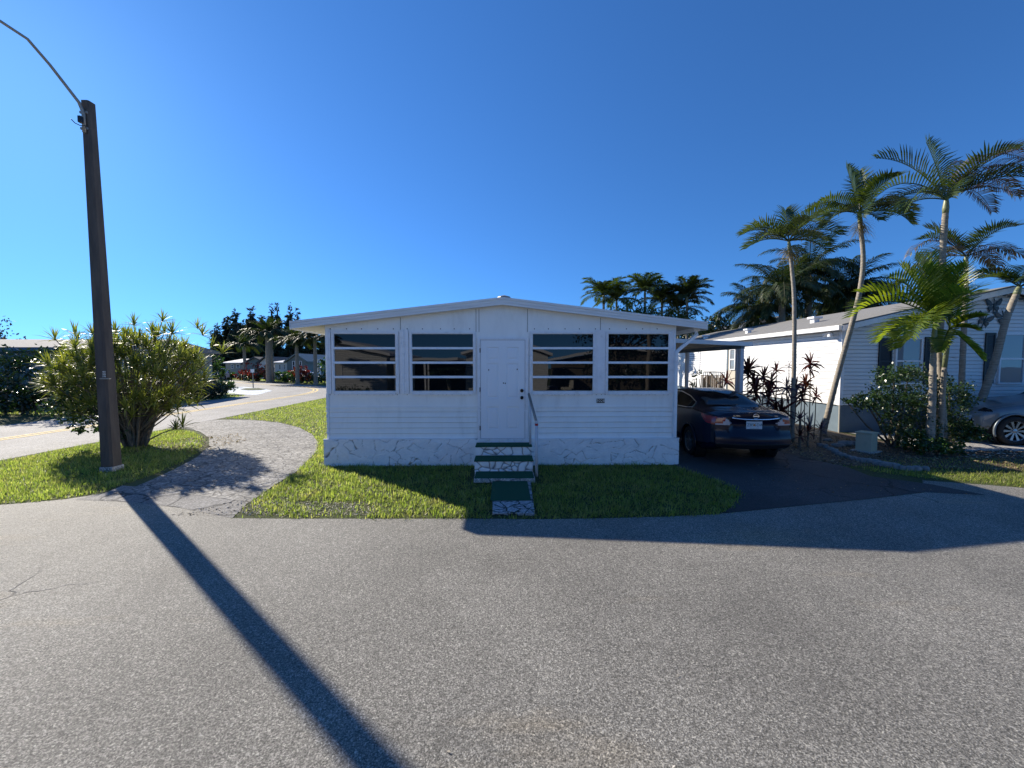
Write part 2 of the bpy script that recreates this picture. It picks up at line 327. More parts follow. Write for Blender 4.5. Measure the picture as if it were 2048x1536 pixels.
M['pine'] = leafmat('feathery pine needles', [(.03, .045, .026), (.045, .062, .036), (.06, .075, .045)], trans=.2, rough=.9, tcol=(1.2, 1.2, .8), spec=.05)
M['pine_pale'] = leafmat('pale feathery needles', [(.05, .07, .055), (.07, .09, .07), (.09, .10, .08)], trans=.2, rough=.7, tcol=(1.2, 1.2, .9))
M['ti'] = leafmat('maroon strap leaves', [(.03, .008, .010), (.055, .012, .014), (.025, .014, .012), (.08, .02, .02)], trans=.3, rough=.35, tcol=(2.2, .9, .7))
M['ti_orange'] = leafmat('orange red strap leaves', [(.09, .03, .012), (.16, .06, .015), (.05, .015, .012)], trans=.35, rough=.35, tcol=(1.8, 1.1, .5))
M['brom'] = leafmat('purple grey strap leaves', [(.10, .06, .08), (.15, .09, .11), (.07, .05, .06)], trans=.2, rough=.4, tcol=(1.2, .9, 1))
M['redleaf'] = leafmat('red shrub leaves', [(.20, .02, .02), (.12, .04, .02), (.28, .05, .04), (.05, .06, .02)], trans=.3, rough=.5, tcol=(1.5, .8, .6))
M['carpaint'] = pm('dark blue metallic car paint', (.003, .006, .022), (.003, .005, .018), rough=.25, coat=.22, ior=1.35)
M['carpaint_s'] = pm('silver grey car paint', (.16, .19, .22), (.15, .18, .20), rough=.38, coat=.6, metal=.4)
M['carpaint_w'] = pm('white car paint', (.6, .6, .6), rough=.3, coat=.8)
M['carglass'] = glassmat('car glass', (.003, .005, .008), 1.35, .03)
M['tyre'] = pm('tyre rubber', (.02, .02, .02), rough=.85, bump=.3)
M['alloy'] = pm('alloy rim', (.42, .43, .45), rough=.3, metal=.85)
M['chrome'] = pm('chrome', (.8, .8, .82), (.78, .78, .8), rough=.08, metal=1)
M['taillight'] = pm('red lamp lens', (.34, .008, .012), (.25, .006, .01), rough=.12, coat=1)
M['lens_clear'] = pm('clear lamp lens', (.55, .5, .5), (.4, .36, .38), rough=.1, coat=1)
M['plate'] = pm('licence plate', (.62, .68, .72), rough=.4)
M['plate_green'] = pm('plate lettering green', (.02, .13, .14), rough=.5)
M['plate_orange'] = pm('plate oranges', (.5, .2, .04), rough=.5)
M['lettering'] = pm('house number lettering', (.75, .76, .72), rough=.4)
M['box'] = pm('beige green cabinet paint', (.44, .44, .33), (.40, .40, .30), scale=5, rough=.55, dirt=(.2, .2, .14), dscale=6)
M['stone'] = pm('edging stone', (.30, .29, .28), (.16, .155, .15), scale=9, rough=.85, bump=.7, bscale=30)
M['bamboo'] = pm('reed fence', (.30, .20, .11), (.13, .085, .05), scale=18, rough=.8, stretch=(6, 6, .6))
M['wing'] = pm('grey butterfly enamel', (.09, .10, .11), (.03, .035, .04), scale=22, rough=.5)
M['orange_wing'] = pm('orange butterfly enamel', (.20, .11, .06), (.06, .04, .03), scale=22, rough=.5)
M['tan'] = pm('beige siding', (.42, .38, .31), scale=2, rough=.6)
M['grey_siding'] = pm('sage grey siding', (.20, .235, .225), scale=2, rough=.6)
M['white_roof'] = pm('white metal roof', (.78, .78, .78), rough=.4)
M['dark_roof'] = pm('dark shingle roof', (.09, .095, .1), rough=.9)
M['litter'] = leafmat('dry fallen leaves', [(.16, .10, .05), (.25, .17, .09), (.35, .28, .18), (.1, .06, .03)], trans=.1, rough=.8)
M['paleleaf'] = leafmat('pale gravel chips', [(.4, .36, .3), (.3, .26, .2), (.5, .47, .42)], trans=0, rough=.8)
#__PART2__

# ------------------------------------------------------------------ ground, roads, drives
gr = MB(); gr.quad((-600, -300, 0), (600, -300, 0), (600, 900, 0), (-600, 900, 0)); tag(gr.build('ground', M['lawn']), kind='structure')
island = [(-10.7, 5.9), G(0, 1009), G(40, 1006), G(90, 1002), G(150, 994), G(215, 981), G(260, 964), G(300, 952), G(350, 931), G(388, 909), G(408, 890), G(407, 879), G(395, 869), G(372, 862), (-10.75, 12.4), (-10.75, 8.0)]
street_edge = [(-9.9, 5.35), G(20, 1009), G(130, 999), G(245, 982), G(330, 1005), G(430, 1026), G(467, 1037), G(560, 1038), G(700, 1038), G(850, 1038), G(985, 1038), G(1080, 1039), G(1200, 1037), G(1330, 1034), G(1440, 1028), G(1600, 1012), G(1760, 996), G(1850, 985), (7.45, 6.65), (8.3, 6.35), (9.8, 5.75), (12, 5.15), (30, 3.5)]
street = [(-11.5, -4.2), (-11.5, 5.35)] + street_edge + [(30, -4.2)]
sheet('street', street, .004, M['asphalt'])
# stamped concrete half-moon drive and its poured apron
drive = [G(245, 985), G(300, 962), G(350, 939), G(395, 914), G(418, 892), G(418, 876), G(400, 864), G(372, 857), (-10.9, 12.6), (-10.9, 14.6), G(452, 840), G(500, 840), G(560, 846), G(600, 856), G(625, 870), G(637, 886), G(632, 905), G(592, 945), G(546, 973), G(508, 1000), G(500, 1005), G(380, 990)]
sheet('stamped_driveway', drive, .010, M['stamped'])
apron = [G(150, 1000), G(215, 985), G(245, 972), G(380, 982), G(500, 1002), G(465, 1037), G(430, 1030), G(360, 1016), G(300, 1009), G(230, 1003)]
sheet('driveway_apron', apron, .007, M['apron'])
# side road: runs away on the left, then bends off to the upper left
def bez(a, b, c, n=10): return [((1 - t) ** 2 * a[0] + 2 * t * (1 - t) * b[0] + t * t * c[0], (1 - t) ** 2 * a[1] + 2 * t * (1 - t) * b[1] + t * t * c[1]) for t in [i / n for i in range(n + 1)]]
outer = [(-10.9, -40), (-10.9, 12.4), (-11.1, 20)] + bez((-11.3, 24), (-11.2, 34.5), (-19, 39), 10) + [(-31.5, 48.5), (-45, 59), (-75, 80)]
inner = [(-77, 75), (-50, 56), (-34, 42)] + bez((-26, 35.5), (-18.5, 30), (-17.3, 25), 8) + [(-17.0, 15), (-17.4, -40)]
sheet('side_road', outer + inner, .0045, M['asphalt_side'])
cl = [(-13.95, -40), (-13.95, 22)] + bez((-14, 25), (-14.2, 33.5), (-21, 37.8), 14)[1:] + [(-33, 46.8), (-60, 67)]
def strip(path, off, wdt, z, name, m):
    mb = MB(); L = []
    for i, p in enumerate(path):
        a = path[max(0, i - 1)]; b = path[min(len(path) - 1, i + 1)]; d = Vector((b[0] - a[0], b[1] - a[1])).normalized(); nn = Vector((-d.y, d.x))
        L.append((p[0] + nn.x * (off - wdt / 2), p[1] + nn.y * (off - wdt / 2), z, p[0] + nn.x * (off + wdt / 2), p[1] + nn.y * (off + wdt / 2)))
    for a, b in zip(L[:-1], L[1:]): mb.quad((a[0], a[1], z), (b[0], b[1], z), (b[3], b[4], z), (a[3], a[4], z))
    o = mb.build(name, m); o['kind'] = 'structure'; return o
strip(cl, .14, .13, .010, 'road_marking', M['yellow']); strip(cl, -.14, .13, .010, 'road_marking', M['yellow'])
strip([(-16.95, -30), (-16.95, 15.6)], 0, .10, .012, 'road_marking', M['line_white'])
# pale blue loop drive far up the side road and its grass island
loop = [G(545, 782), G(513, 790.5), G(476, 789), G(432, 790), G(425, 783), G(455, 776), G(488, 773.4), G(530, 778)]
sheet('loop_driveway', loop, .012, M['sealcoat'])
sheet('grass_island', [G(480, 779), G(495, 780.6), G(520, 780.4), G(531, 779), G(518, 776.9), G(492, 777)], .03, M['lawn'])
# right drive of dark sealed asphalt
rdrive = [(3.42, 22), (3.42, 8.05), G(1372, 940), G(1420, 958), G(1468, 978), G(1480, 993), G(1462, 1016), G(1440, 1028), G(1600, 1012), G(1760, 996), G(1850, 985), (7.6, 5.85), (7.35, 6.4), (6.75, 6.9), (6.9, 7.6), (6.6, 8.4), (6.55, 9.4), (6.4, 22)]
sheet('asphalt_driveway', rdrive, .009, M['asphalt_dark'])
sheet('planting_bed', [(6.42, 22), (6.57, 9.4), (6.62, 8.4), (7.0, 7.65), (8.4, 7.45), (10.3, 7.2), (13.5, 7.0), (13.5, 8.5), (10.2, 9.0), (10.2, 22)], .006, M['mulch'])
sheet('gravel_strip', [(10.2, 8.95), (11, 8.4), (22, 7.7), (22, 8.75), (11, 9.05)], .009, M['mulch'])
sheet('concrete_driveway', [(10.4, 9.1), (22, 8.8), (22, 11.4), (10.4, 11.4)], .013, M['concrete'])
k = MB(); k.box((10.4, 8.9, -.05), (22, 9.08, .05)); tag(k.build('kerb', M['concrete'], bevel=.01), kind='structure')
# opposite side of the street (behind the camera, seen in the window reflections)
sheet('far_verge_drive', [(2, -14), (2, -4.1), (7, -4.1), (7, -14)], .006, M['concrete'])
k = MB(); k.box((-60, -4.35, -.05), (1.9, -4.2, .07)); k.box((7.1, -4.35, -.05), (30, -4.2, .07)); tag(k.build('kerb', M['concrete']), kind='structure')

# ------------------------------------------------------------------ grass blades
rng = np.random.default_rng(7)
def blades(name, polys, dens, label, h=(.035, .075), wd=.011, holes=(), keep=None, m='blade'):
    V = []; cnt = 0
    for poly in polys:
        P = np.array(poly); x0, y0 = P.min(0); x1, y1 = P.max(0); n = int((x1 - x0) * (y1 - y0) * dens)
        x = rng.uniform(x0, x1, n); y = rng.uniform(y0, y1, n); k = inpoly(x, y, poly)
        for hpoly in holes: k &= ~inpoly(x, y, hpoly)
        if keep is not None: k &= keep(x, y)
        V.append(np.stack([x[k], y[k]], 1))
    P = np.concatenate(V); n = len(P); P = P + rng.normal(0, .035, P.shape)
    # tufted height from a few sine waves
    f = .5 + .25 * np.sin(P[:, 0] * 7.1 + 3 * np.sin(P[:, 1] * 4.3)) + .25 * np.sin(P[:, 1] * 9.7 + 2 * np.sin(P[:, 0] * 5.7))
    hh = rng.uniform(h[0], h[1], n) * (.65 + .6 * f); a = rng.uniform(0, 2 * np.pi, n); tl = rng.uniform(.1, 1.5, n)
    dx, dy = np.cos(a), np.sin(a); ww = wd * rng.uniform(.6, 1.4, n)
    b0 = np.stack([P[:, 0] - dy * ww / 2, P[:, 1] + dx * ww / 2, np.full(n, .0)], 1); b1 = np.stack([P[:, 0] + dy * ww / 2, P[:, 1] - dx * ww / 2, np.full(n, .0)], 1)
    tp = np.stack([P[:, 0] + dx * hh * np.sin(tl), P[:, 1] + dy * hh * np.sin(tl), hh * np.cos(tl) + .008], 1)
    VV = np.stack([b0, b1, tp], 1).reshape(-1, 3); FF = np.arange(3 * n).reshape(-1, 3)
    return tag(npmesh(name, VV, FF, M[m]), label, 'grass', kind='stuff')
HX0, HX1 = -3.83, 3.36
lawnL = [G(467, 1035), G(508, 1002), G(546, 975), G(592, 947), G(632, 907), G(638, 886), G(626, 870), G(600, 855), G(560, 845), G(500, 839), (-10.85, 15.0), (-11.0, 20), (-9, 20), (-3.9, 14), (-3.9, 8.0), (-3.8, 7.86), (3.3, 7.8), G(1368, 938), G(1420, 955), G(1470, 976), G(1483, 994), G(1465, 1016), G(1440, 1030), G(1200, 1037), G(1080, 1038), G(700, 1037)]
steps_hole = [(-.68, 8), (-.68, 6.55), (-.23, 6.55), (-.20, 5.1), (.43, 5.1), (.40, 6.55), (.66, 6.55), (.66, 8)]
def worn(x, y):   # bare sandy patch along the kerbless street edge near the drive
    f = np.sin(x * 5.1 + 2 * np.sin(y * 3.7)) + np.sin(y * 8.3 + x * 2.9)
    return ~((y < 5.75) & (x < -1.9) & (f > -.9) & (rng.uniform(0, 1, len(x)) < .8)) & ~((f > 1.55) & (rng.uniform(0, 1, len(x)) < .7))
blades('lawn_grass', [lawnL], 2200, 'thick green turf in front of and beside the white home', h=(.03, .085), wd=.014, holes=[steps_hole], keep=lambda x, y: worn(x, y) & (y < 11))
blades('lawn_grass', [lawnL, [(-11.0, 20), (-11.2, 30), (-3.9, 30), (-3.9, 14)]], 500, 'green turf along the side road beyond the white home', h=(.04, .085), wd=.02, keep=lambda x, y: y > 11)
blades('lawn_grass', [island], 2000, 'grass of the rounded island round the concrete pole', h=(.03, .085), wd=.014, keep=lambda x, y: ~((x > -8.9) & (y > 9.2) & (rng.uniform(0, 1, len(x)) < .65)))
lawnR = [(6.75, 7.55), (6.95, 7.42), (7.6, 6.8), (8.5, 6.35), (10, 5.75), (13, 4.9), (13, 7.6), (10.5, 8.2), (8.6, 8.2)]
blades('verge_grass', [lawnR], 1900, 'patchy weedy grass beside the neighbour driveway', keep=lambda x, y: (rng.uniform(0, 1, len(x)) < .25 + .9 * (y < 7.25 - (x - 7.5) * .12)))
blades('verge_grass', [[(-24, 16), (-17.2, 16), (-17.2, 26), (-22, 30), (-28, 30)]], 160, 'bright verge grass beyond the side road beside the round bushes', h=(.05, .1), wd=.03)
blades('verge_grass', [[(-44, 60), (-30, 49.5), (-19, 40.5), (-14, 40), (-14, 52), (-30, 62)]], 60, 'sunlit front lawns below the distant homes', h=(.08, .15), wd=.06)

# ------------------------------------------------------------------ vegetation generators
def rotz(v, a): return Vector((v.x * math.cos(a) - v.y * math.sin(a), v.x * math.sin(a) + v.y * math.cos(a), v.z))
def frond(mb, base, az, el, length, droop, n=34, ll=.5, lw=.045, vee=.35, ldroop=.5, rad=.018, wind=None, fwd=.75, rnd=None, gap=0.0):
    rnd = rnd or random
    p = Vector(base); d = Vector((math.cos(az) * math.cos(el), math.sin(az) * math.cos(el), math.sin(el)))
    S = 14; pts = [p.copy()]; ds = [d.copy()]; step = length / S
    for i in range(S):
        g = Vector((0, 0, -1)) * droop * step * (.5 + 1.6 * i / S)
        if wind: g += Vector(wind) * step * (.3 + i / S)
        d = (d + g).normalized(); p = p + d * step; pts.append(p.copy()); ds.append(d.copy())
    mb.tube(pts, [rad * (1 - .85 * i / S) for i in range(S + 1)], 4, cap=False)
    for i in range(n):
        t = .14 + .86 * (i + .5) / n; q = t * S; k = min(int(q), S - 1); f = q - k
        c = pts[k].lerp(pts[k + 1], f); dd = ds[k].lerp(ds[k + 1], f).normalized()
        side = dd.cross(Vector((0, 0, 1)))
        if side.length < .2: side = Vector((-math.sin(az), math.cos(az), 0))
        side.normalize(); up = side.cross(dd).normalized()
        L = ll * (math.sin(math.pi * (.12 + .80 * t)) ** .7) * rnd.uniform(.85, 1.1)
        for sg in (-1, 1):
            if rnd.random() < gap: continue
            ld = (side * sg * (1 - .4 * t) + dd * (fwd * (.45 + .9 * t)) + up * (vee + rnd.uniform(-.1, .1))).normalized()
            wv = dd.cross(ld); wv = (dd - ld * dd.dot(ld)).normalized() * lw * .5
            m1 = c + ld * L * .5; l2 = (ld + Vector((0, 0, -1)) * ldroop * rnd.uniform(.5, 1.3) + (Vector(wind) * .8 if wind else Vector())).normalized()
            tp = m1 + l2 * L * .5
            mb.add([c - wv * .5, c + wv * .5, m1 + wv, m1 - wv, tp + wv * .12, tp - wv * .12], [(0, 1, 2, 3), (3, 2, 4, 5)])
def strap(mb, base, d, L, wd, droop, seg=3, tw=0):
    """arching strap leaf"""
    p = Vector(base); d = Vector(d).normalized(); vs = []; s = d.cross(Vector((0, 0, 1)))
    if s.length < .1: s = Vector((1, 0, 0))
    s.normalize(); s = s * math.cos(tw) + d.cross(s).normalized() * math.sin(tw)
    for i in range(seg + 1):
        t = i / seg; wv = s * wd * .5 * (.55 + 1.1 * t - 1.6 * t * t + .02 if t < 1 else .05)
        vs += [p - wv, p + wv]; d = (d + Vector((0, 0, -droop / seg * (.5 + t)))).normalized(); p = p + d * L / seg
    mb.add(vs, [(2 * i, 2 * i + 1, 2 * i + 3, 2 * i + 2) for i in range(seg)])
def rosette(mb, c, axis, n, L, wd, spread=1.1, droop=.6, rnd=random, twist=.6):
    axis = Vector(axis).normalized(); a = axis.cross(Vector((.3, .2, 1))).normalized(); b = axis.cross(a)
    for i in range(n):
        q = i * 2.4 + rnd.uniform(-.2, .2); e = spread * (i + .7) / n * rnd.uniform(.85, 1.1)
        d = axis * math.cos(e) + (a * math.cos(q) + b * math.sin(q)) * math.sin(e)
        strap(mb, Vector(c) - axis * .04 * (i / n), d, L * rnd.uniform(.8, 1.1), wd, droop * math.sin(e), tw=rnd.uniform(-twist, twist))
def leafcloud(name, pts, size, m, parent, rg, elong=1.6, vert=0.0, label=None):
    """one rhombic leaf per point; vert biases leaves to hang"""
    pts = np.asarray(pts); n = len(pts); a = rg.normal(size=(n, 3)); a[:, 2] = a[:, 2] * (1 - vert) - vert * 1.2
    a /= np.linalg.norm(a, axis=1)[:, None]; r = rg.normal(size=(n, 3)); b = np.cross(a, r); b /= np.linalg.norm(b, axis=1)[:, None]
    s = size * rg.uniform(.6, 1.35, n)[:, None]
    V = np.stack([pts, pts + a * s * .45 + b * s * .5 / elong, pts + a * s, pts + a * s * .5 - b * s * .5 / elong], 1).reshape(-1, 3)
    o = npmesh(name, V, np.arange(4 * n).reshape(-1, 4), m, parent)
    if label: o['label'] = label
    return o
def lobes(rg, centers, n, shell=.55):
    """points in overlapping ellipsoids [(cx,cy,cz,rx,ry,rz)] clustered into sprays"""
    w_ = np.array([c[3] * c[4] + c[5] * c[3] for c in centers]); w_ = w_ / w_.sum(); out = []
    for c, q in zip(centers, w_):
        k = max(20, int(n * q)); ns = max(5, k // 26)
        u = rg.normal(size=(ns, 3)); u /= np.linalg.norm(u, axis=1)[:, None]; rr = rg.uniform(shell, 1.08, ns)[:, None]
        cen = np.array(c[:3]) + u * rr * np.array(c[3:]); j = rg.integers(0, ns, k)
        out.append(cen[j] + rg.normal(size=(k, 3)) * .13 * np.array(c[3:]).mean())
    P = np.concatenate(out); P[:, 2] = np.maximum(P[:, 2], .03); return P
def bush(name, loc, centers, n, size, m, label, cat='shrub', group=None, seed=1, stems=5, elong=1.6, core=None):
    rg = np.random.default_rng(seed); rd = random.Random(seed); t = thing(name, (loc[0], loc[1], 0), label, cat, group)
    cs = [(loc[0] + c[0], loc[1] + c[1], c[2], c[3], c[4], c[5]) for c in centers]
    leafcloud('foliage', lobes(rg, cs, n), size, m, t, rg, elong)
    mb = MB()
    for i in range(stems):
        c = cs[i % len(cs)]; b = (loc[0] + rd.uniform(-.12, .12), loc[1] + rd.uniform(-.12, .12), -.05); e = (c[0] + rd.uniform(-.5, .5) * c[3], c[1] + rd.uniform(-.5, .5) * c[4], c[2] + .4 * c[5])
        mid = [(b[k] + e[k]) / 2 + rd.uniform(-.08, .08) for k in range(3)]; mb.tube([b, mid, e], [.03, .022, .01], 5)
    mb.build('stem', M['bark'], t)
    return t
def palm(name, base, pts, r0, r1, fronds, m, label, group='tall palms', trunkmat='bark_palm', seed=1, shaft=.5, thatch=0, rings=True):
    """pts: trunk centre line; fronds: list of dicts for frond()"""
    rd = random.Random(seed); t = thing(name, base, label, 'palm tree', group)
    P = [Vector(p) for p in pts]; Q = []
    for i in range(len(P) - 1):
        for k in range(6):
            f = k / 6; a = P[max(i - 1, 0)]; b = P[i]; c = P[i + 1]; d = P[min(i + 2, len(P) - 1)]
            Q.append(.5 * ((2 * b) + (c - a) * f + (2 * a - 5 * b + 4 * c - d) * f * f + (3 * b - a - 3 * c + d) * f ** 3))
    Q.append(P[-1]); n = len(Q); rad = []
    # fine rings along the trunk
    QQ = []
    for i in range(n - 1):
        for k in range(3):
            QQ.append(Q[i].lerp(Q[i + 1], k / 3)); f = (i + k / 3) / n; rad.append((r0 * (1 - f) + r1 * f) * (1 + (.07 if k == 0 else 0) * rings) * (1.25 if i == 0 else 1))
    QQ.append(Q[-1]); rad.append(r1)
    MB().tube(QQ, rad, 10).build('trunk', M[trunkmat], t, smooth=True)
    top = P[-1]; ax = (P[-1] - P[-2]).normalized()
    if shaft: MB().tube([top - ax * .02, top + ax * shaft * .3, top + ax * shaft * .75, top + ax * shaft], [r1 * 1.05, r1 * 1.15, r1 * .85, r1 * .5], 10).build('crownshaft', M['shaft'], t, smooth=True)
    mb = MB(); c = top + ax * shaft * .85
    for f in fronds:
        f = dict(f); dz = f.pop('dz', 0); frond(mb, c + Vector((0, 0, dz)), rnd=rd, **f)
    mb.build('crown', M[m], t)
    if thatch:
        mb = MB()
        for i in range(150):
            a = rd.uniform(0, 6.28); d = Vector((math.cos(a), math.sin(a), rd.uniform(-.9, .3))); strap(mb, top + ax * rd.uniform(-.15, .1), d, thatch * rd.uniform(.5, 1), .012, 1.2)
        mb.build('flower_stalks', M['thatch'], t)
    return t
def ringfronds(cnt, el, length, droop, seed, az0=0, az=None, **k):
    rd = random.Random(seed); out = []
    for i in range(cnt):
        a = (az[i] if az else az0 + i * 2 * math.pi / cnt) + rd.uniform(-.2, .2)
        out.append(dict(az=a, el=el + rd.uniform(-.18, .18), length=length * rd.uniform(.88, 1.1), droop=droop * rd.uniform(.8, 1.2), **k))
    return out

# ------------------------------------------------------------------ main home
WY = 7.88                                     # plane of the front wall
def wp(px, py): p = at(px, py, WY); return (p.x, p.z)
home = thing('mobile_home', (-.2, 11, 0), 'white single storey mobile home with low gable roof, six panel door and house number', 'house')
SILL = wp(1000, 787)[1]; BELT0 = wp(1000, 814)[1]; BELT1 = wp(1000, 821)[1]; SID0 = wp(1000, 876.5)[1]
XL, XR = wp(653, 800)[0], wp(1349.5, 800)[0]; PK = wp(1005, 612); EL_ = wp(590, 659); ER_ = wp(1405, 660)
HB = 21.0                                      # back of the home
def rooflow(x):   # underside of the fascia along the gable
    if x < PK[0]: return EL_[1] + (x - EL_[0]) / (PK[0] - EL_[0]) * (PK[1] - EL_[1])
    return ER_[1] + (x - ER_[0]) / (PK[0] - ER_[0]) * (PK[1] - ER_[1])
mb = MB()
# body (set back 2 cm behind the cladding pieces) with gable
body = [(XL, .02), (XR, .02), (XR, rooflow(XR) + .02), (PK[0], PK[1] + .02), (XL, rooflow(XL) + .02)]
mb.prismY(body, WY, HB)
mb.box((XL - .004, WY - .012, BELT1), (XR + .004, WY, SILL))            # flat panel under the sills
mb.box((XL - .008, WY - .030, BELT0 - .012), (XR + .008, WY - .012, BELT0 + .012))
mb.box((XL - .008, WY - .026, BELT1 - .018), (XR + .008, WY - .012, BELT1 + .004))
# shallow ribs of the lower siding
z = SID0; cn = 5; ch = (BELT1 - .02 - SID0) / cn
DX0, DX1 = wp(955, 800)[0], wp(1057, 800)[0]
for i in range(cn):
    for x0, x1 in ((XL, DX0), (DX1, XR)):
        a, b = z + i * ch, z + (i + 1) * ch
        mb.add([(x0, WY - .030, a + .006), (x1, WY - .030, a + .006), (x1, WY - .006, b - .006), (x0, WY - .006, b - .006), (x0, WY, a), (x1, WY, a), (x0, WY, b), (x1, WY, b)],
               [(0, 1, 2, 3), (4, 5, 1, 0), (3, 2, 7, 6)])
# vertical seams and screw heads of the gable panels
for px in (801, 952, 958, 1055, 1201):
    x, zz = wp(px, 640); mb.box((x - .004, WY - .0045, wp(1000, 664)[1]), (x + .004, WY + .01, rooflow(x)), 1)
rs = random.Random(3)
for px in list(range(662, 950, 31)) + list(range(1066, 1345, 31)):
    x, zz = wp(px + rs.uniform(-3, 3), 657.5); mb.box((x - .009, WY - .007, zz - .012), (x + .009, WY + .01, zz + .008), 1)
for px in list(range(660, 952, 9)) + list(range(1066, 1345, 9)):
    if rs.random() < .75:
        x, zz = wp(px + rs.uniform(-2, 2), 789.2); mb.box((x - .010, WY - .0165, zz - .006), (x + .010, WY + .01, zz + .004), 1)
mb.build('wall', [M['white_wall'], M['joint']], home)
# roof slab with ribbed fascia
mb = MB(); FT = wp(1005, 597)[1] - PK[1]; YF = WY - .16; YB = HB + .2
for (a, b) in ((EL_, PK), (PK, ER_)):
    mb.add([(a[0], YF + .01, a[1] + .03), (b[0], YF + .01, b[1] + .03), (b[0], YF + .01, b[1] + FT - .02), (a[0], YF + .01, a[1] + FT - .02), (a[0], YB, a[1] + .03), (b[0], YB, b[1] + .03), (b[0], YB, b[1] + FT - .02), (a[0], YB, a[1] + FT - .02)],
           [(0, 1, 2, 3), (7, 6, 5, 4), (3, 2, 6, 7), (1, 0, 4, 5), (0, 3, 7, 4), (2, 1, 5, 6)])
roof = mb.build('roof', M['roof'], home)
mb = MB()
def slat(z0, z1, dy, e0=0, e1=0):
    for (a, b) in ((EL_, PK), (PK, ER_)):
        mb.add([(a[0], YF - dy, a[1] + z0), (b[0], YF - dy, b[1] + z0), (b[0], YF - dy, b[1] + z1), (a[0], YF - dy, a[1] + z1), (a[0], YF + .02, a[1] + z0), (b[0], YF + .02, b[1] + z0), (b[0], YF + .02, b[1] + z1), (a[0], YF + .02, a[1] + z1)],
               [(0, 1, 2, 3), (3, 2, 6, 7), (1, 0, 4, 5), (0, 3, 7, 4), (2, 1, 5, 6)])
slat(0, FT * .30, .016); slat(FT * .30, FT * .36, .004); slat(FT * .36, FT * .66, .014); slat(FT * .66, FT * .72, .004); slat(FT * .72, FT, .020)
# side fascias
for x in (EL_[0] - .012, ER_[0] + .001):
    zz = EL_[1] if x < 0 else ER_[1]; mb.box((x, YF - .02, zz - .015), (x + .012, YB, zz + FT + .004))
mb.build('fascia', M['fascia'], roof)
for (a, b) in ((EL_, (XL, rooflow(XL))), ((XR, rooflow(XR)), ER_)):
    mb = MB()
    mb.add([(a[0] + .002, WY - .13, a[1] + .02), (b[0], WY - .13, b[1] + .02), (b[0], YB - .01, b[1] + .02), (a[0] + .002, YB - .01, a[1] + .02), (a[0] + .002, WY - .13, a[1] + .028), (b[0], WY - .13, b[1] + .028), (b[0], YB - .01, b[1] + .028), (a[0] + .002, YB - .01, a[1] + .028)],
           [(0, 3, 2, 1), (4, 5, 6, 7), (0, 1, 5, 4), (1, 2, 6, 5), (2, 3, 7, 6), (3, 0, 4, 7)])
    mb.build('soffit', M['soffit'], roof)
p = at(1008, 594, WY + .6); MB().lathe((p.x, p.y, p.z - .12), [(.10, 0), (.10, .07), (.16, .07), (.14, .12), (.03, .155), (0, .155)], 12).build('roof_vent', M['galv'], roof)
# windows
def awning(px0, px1, gx0, gx1):
    x0, z1 = wp(px0, 663); x1, z0 = wp(px1, 787); a, t_ = wp(gx0, 667.5); b, s_ = wp(gx1, 782); y1 = WY + .004
    fr = MB(); D = .055
    fr.box((x0, WY - D * .6, z0), (a, y1, z1)); fr.box((b, WY - D * .6, z0), (x1, y1, z1)); fr.box((a, WY - D * .6, t_), (b, y1, z1)); fr.box((a, WY - D, z0), (b, y1, s_))
    fr.box((x0 + .02, WY - D * .8, z0 + .03), (x0 + .045, WY - D * .6, z1 - .03)); fr.box((x1 - .045, WY - D * .8, z0 + .03), (x1 - .02, WY - D * .6, z1 - .03))
    for k in (1, 2, 3):
        zz = t_ + (s_ - t_) * k / 4; fr.box((a - .012, WY - D * .95, zz - .021), (b + .012, WY - .012, zz + .021)); fr.box((a - .012, WY - D * .95 - .012, zz - .026), (b + .012, WY - D * .95, zz - .019))
    f = fr.build('window', M['trim'], home, bevel=.003)
    g = MB()
    for k in range(4):     # four sashes, each hung at a slightly different slant
        za, zb = t_ + (s_ - t_) * k / 4, t_ + (s_ - t_) * (k + 1) / 4; e = [.000, .0010, .0004, .0012][k]
        g.quad((a, WY - .014 - e, zb + .01), (b, WY - .014 - e, zb + .01), (b, WY - .014, za - .01), (a, WY - .014, za - .01))
    g.build('pane', M['glass'], f)
    c = MB().box((a, WY - D - .008, z0 - .02), (b, WY - .002, z0 - .001)).build('sill', M['trim'], f)
awning(663, 799, 669, 792.5); awning(819, 952, 824.5, 946.5); awning(1059, 1189, 1065.5, 1184.5); awning(1211, 1341, 1216.5, 1334)
def vert(mb, pa, pb, dy, z0=SILL, z1=None):     # vertical mullion covers and corner trims
    xa, xb = wp(pa, 700)[0], wp(pb, 700)[0]; mb.box((xa, WY - dy, z0), (xb, WY + .003, z1 or wp(1000, 660)[1]))
for nm, L in (('corner_trim', ((653.5, 658.2, .035), (658.2, 662, .028))), ('mullion', ((800, 804.8, .03), (804.8, 809, .045), (809, 817.5, .03))), ('mullion', ((1190, 1194.5, .03), (1194.5, 1203.5, .042), (1203.5, 1210, .03))), ('corner_trim', ((1342, 1345.5, .03), (1345.5, 1349.5, .04)))):
    mb = MB()
    for q in L: vert(mb, *q)
    if nm == 'corner_trim': vert(mb, *((653.4, 656.5, .034, SID0, SILL) if L[0][0] < 700 else (1346.5, 1349.6, .034, SID0, SILL)))
    mb.build(nm, M['trim'], home)
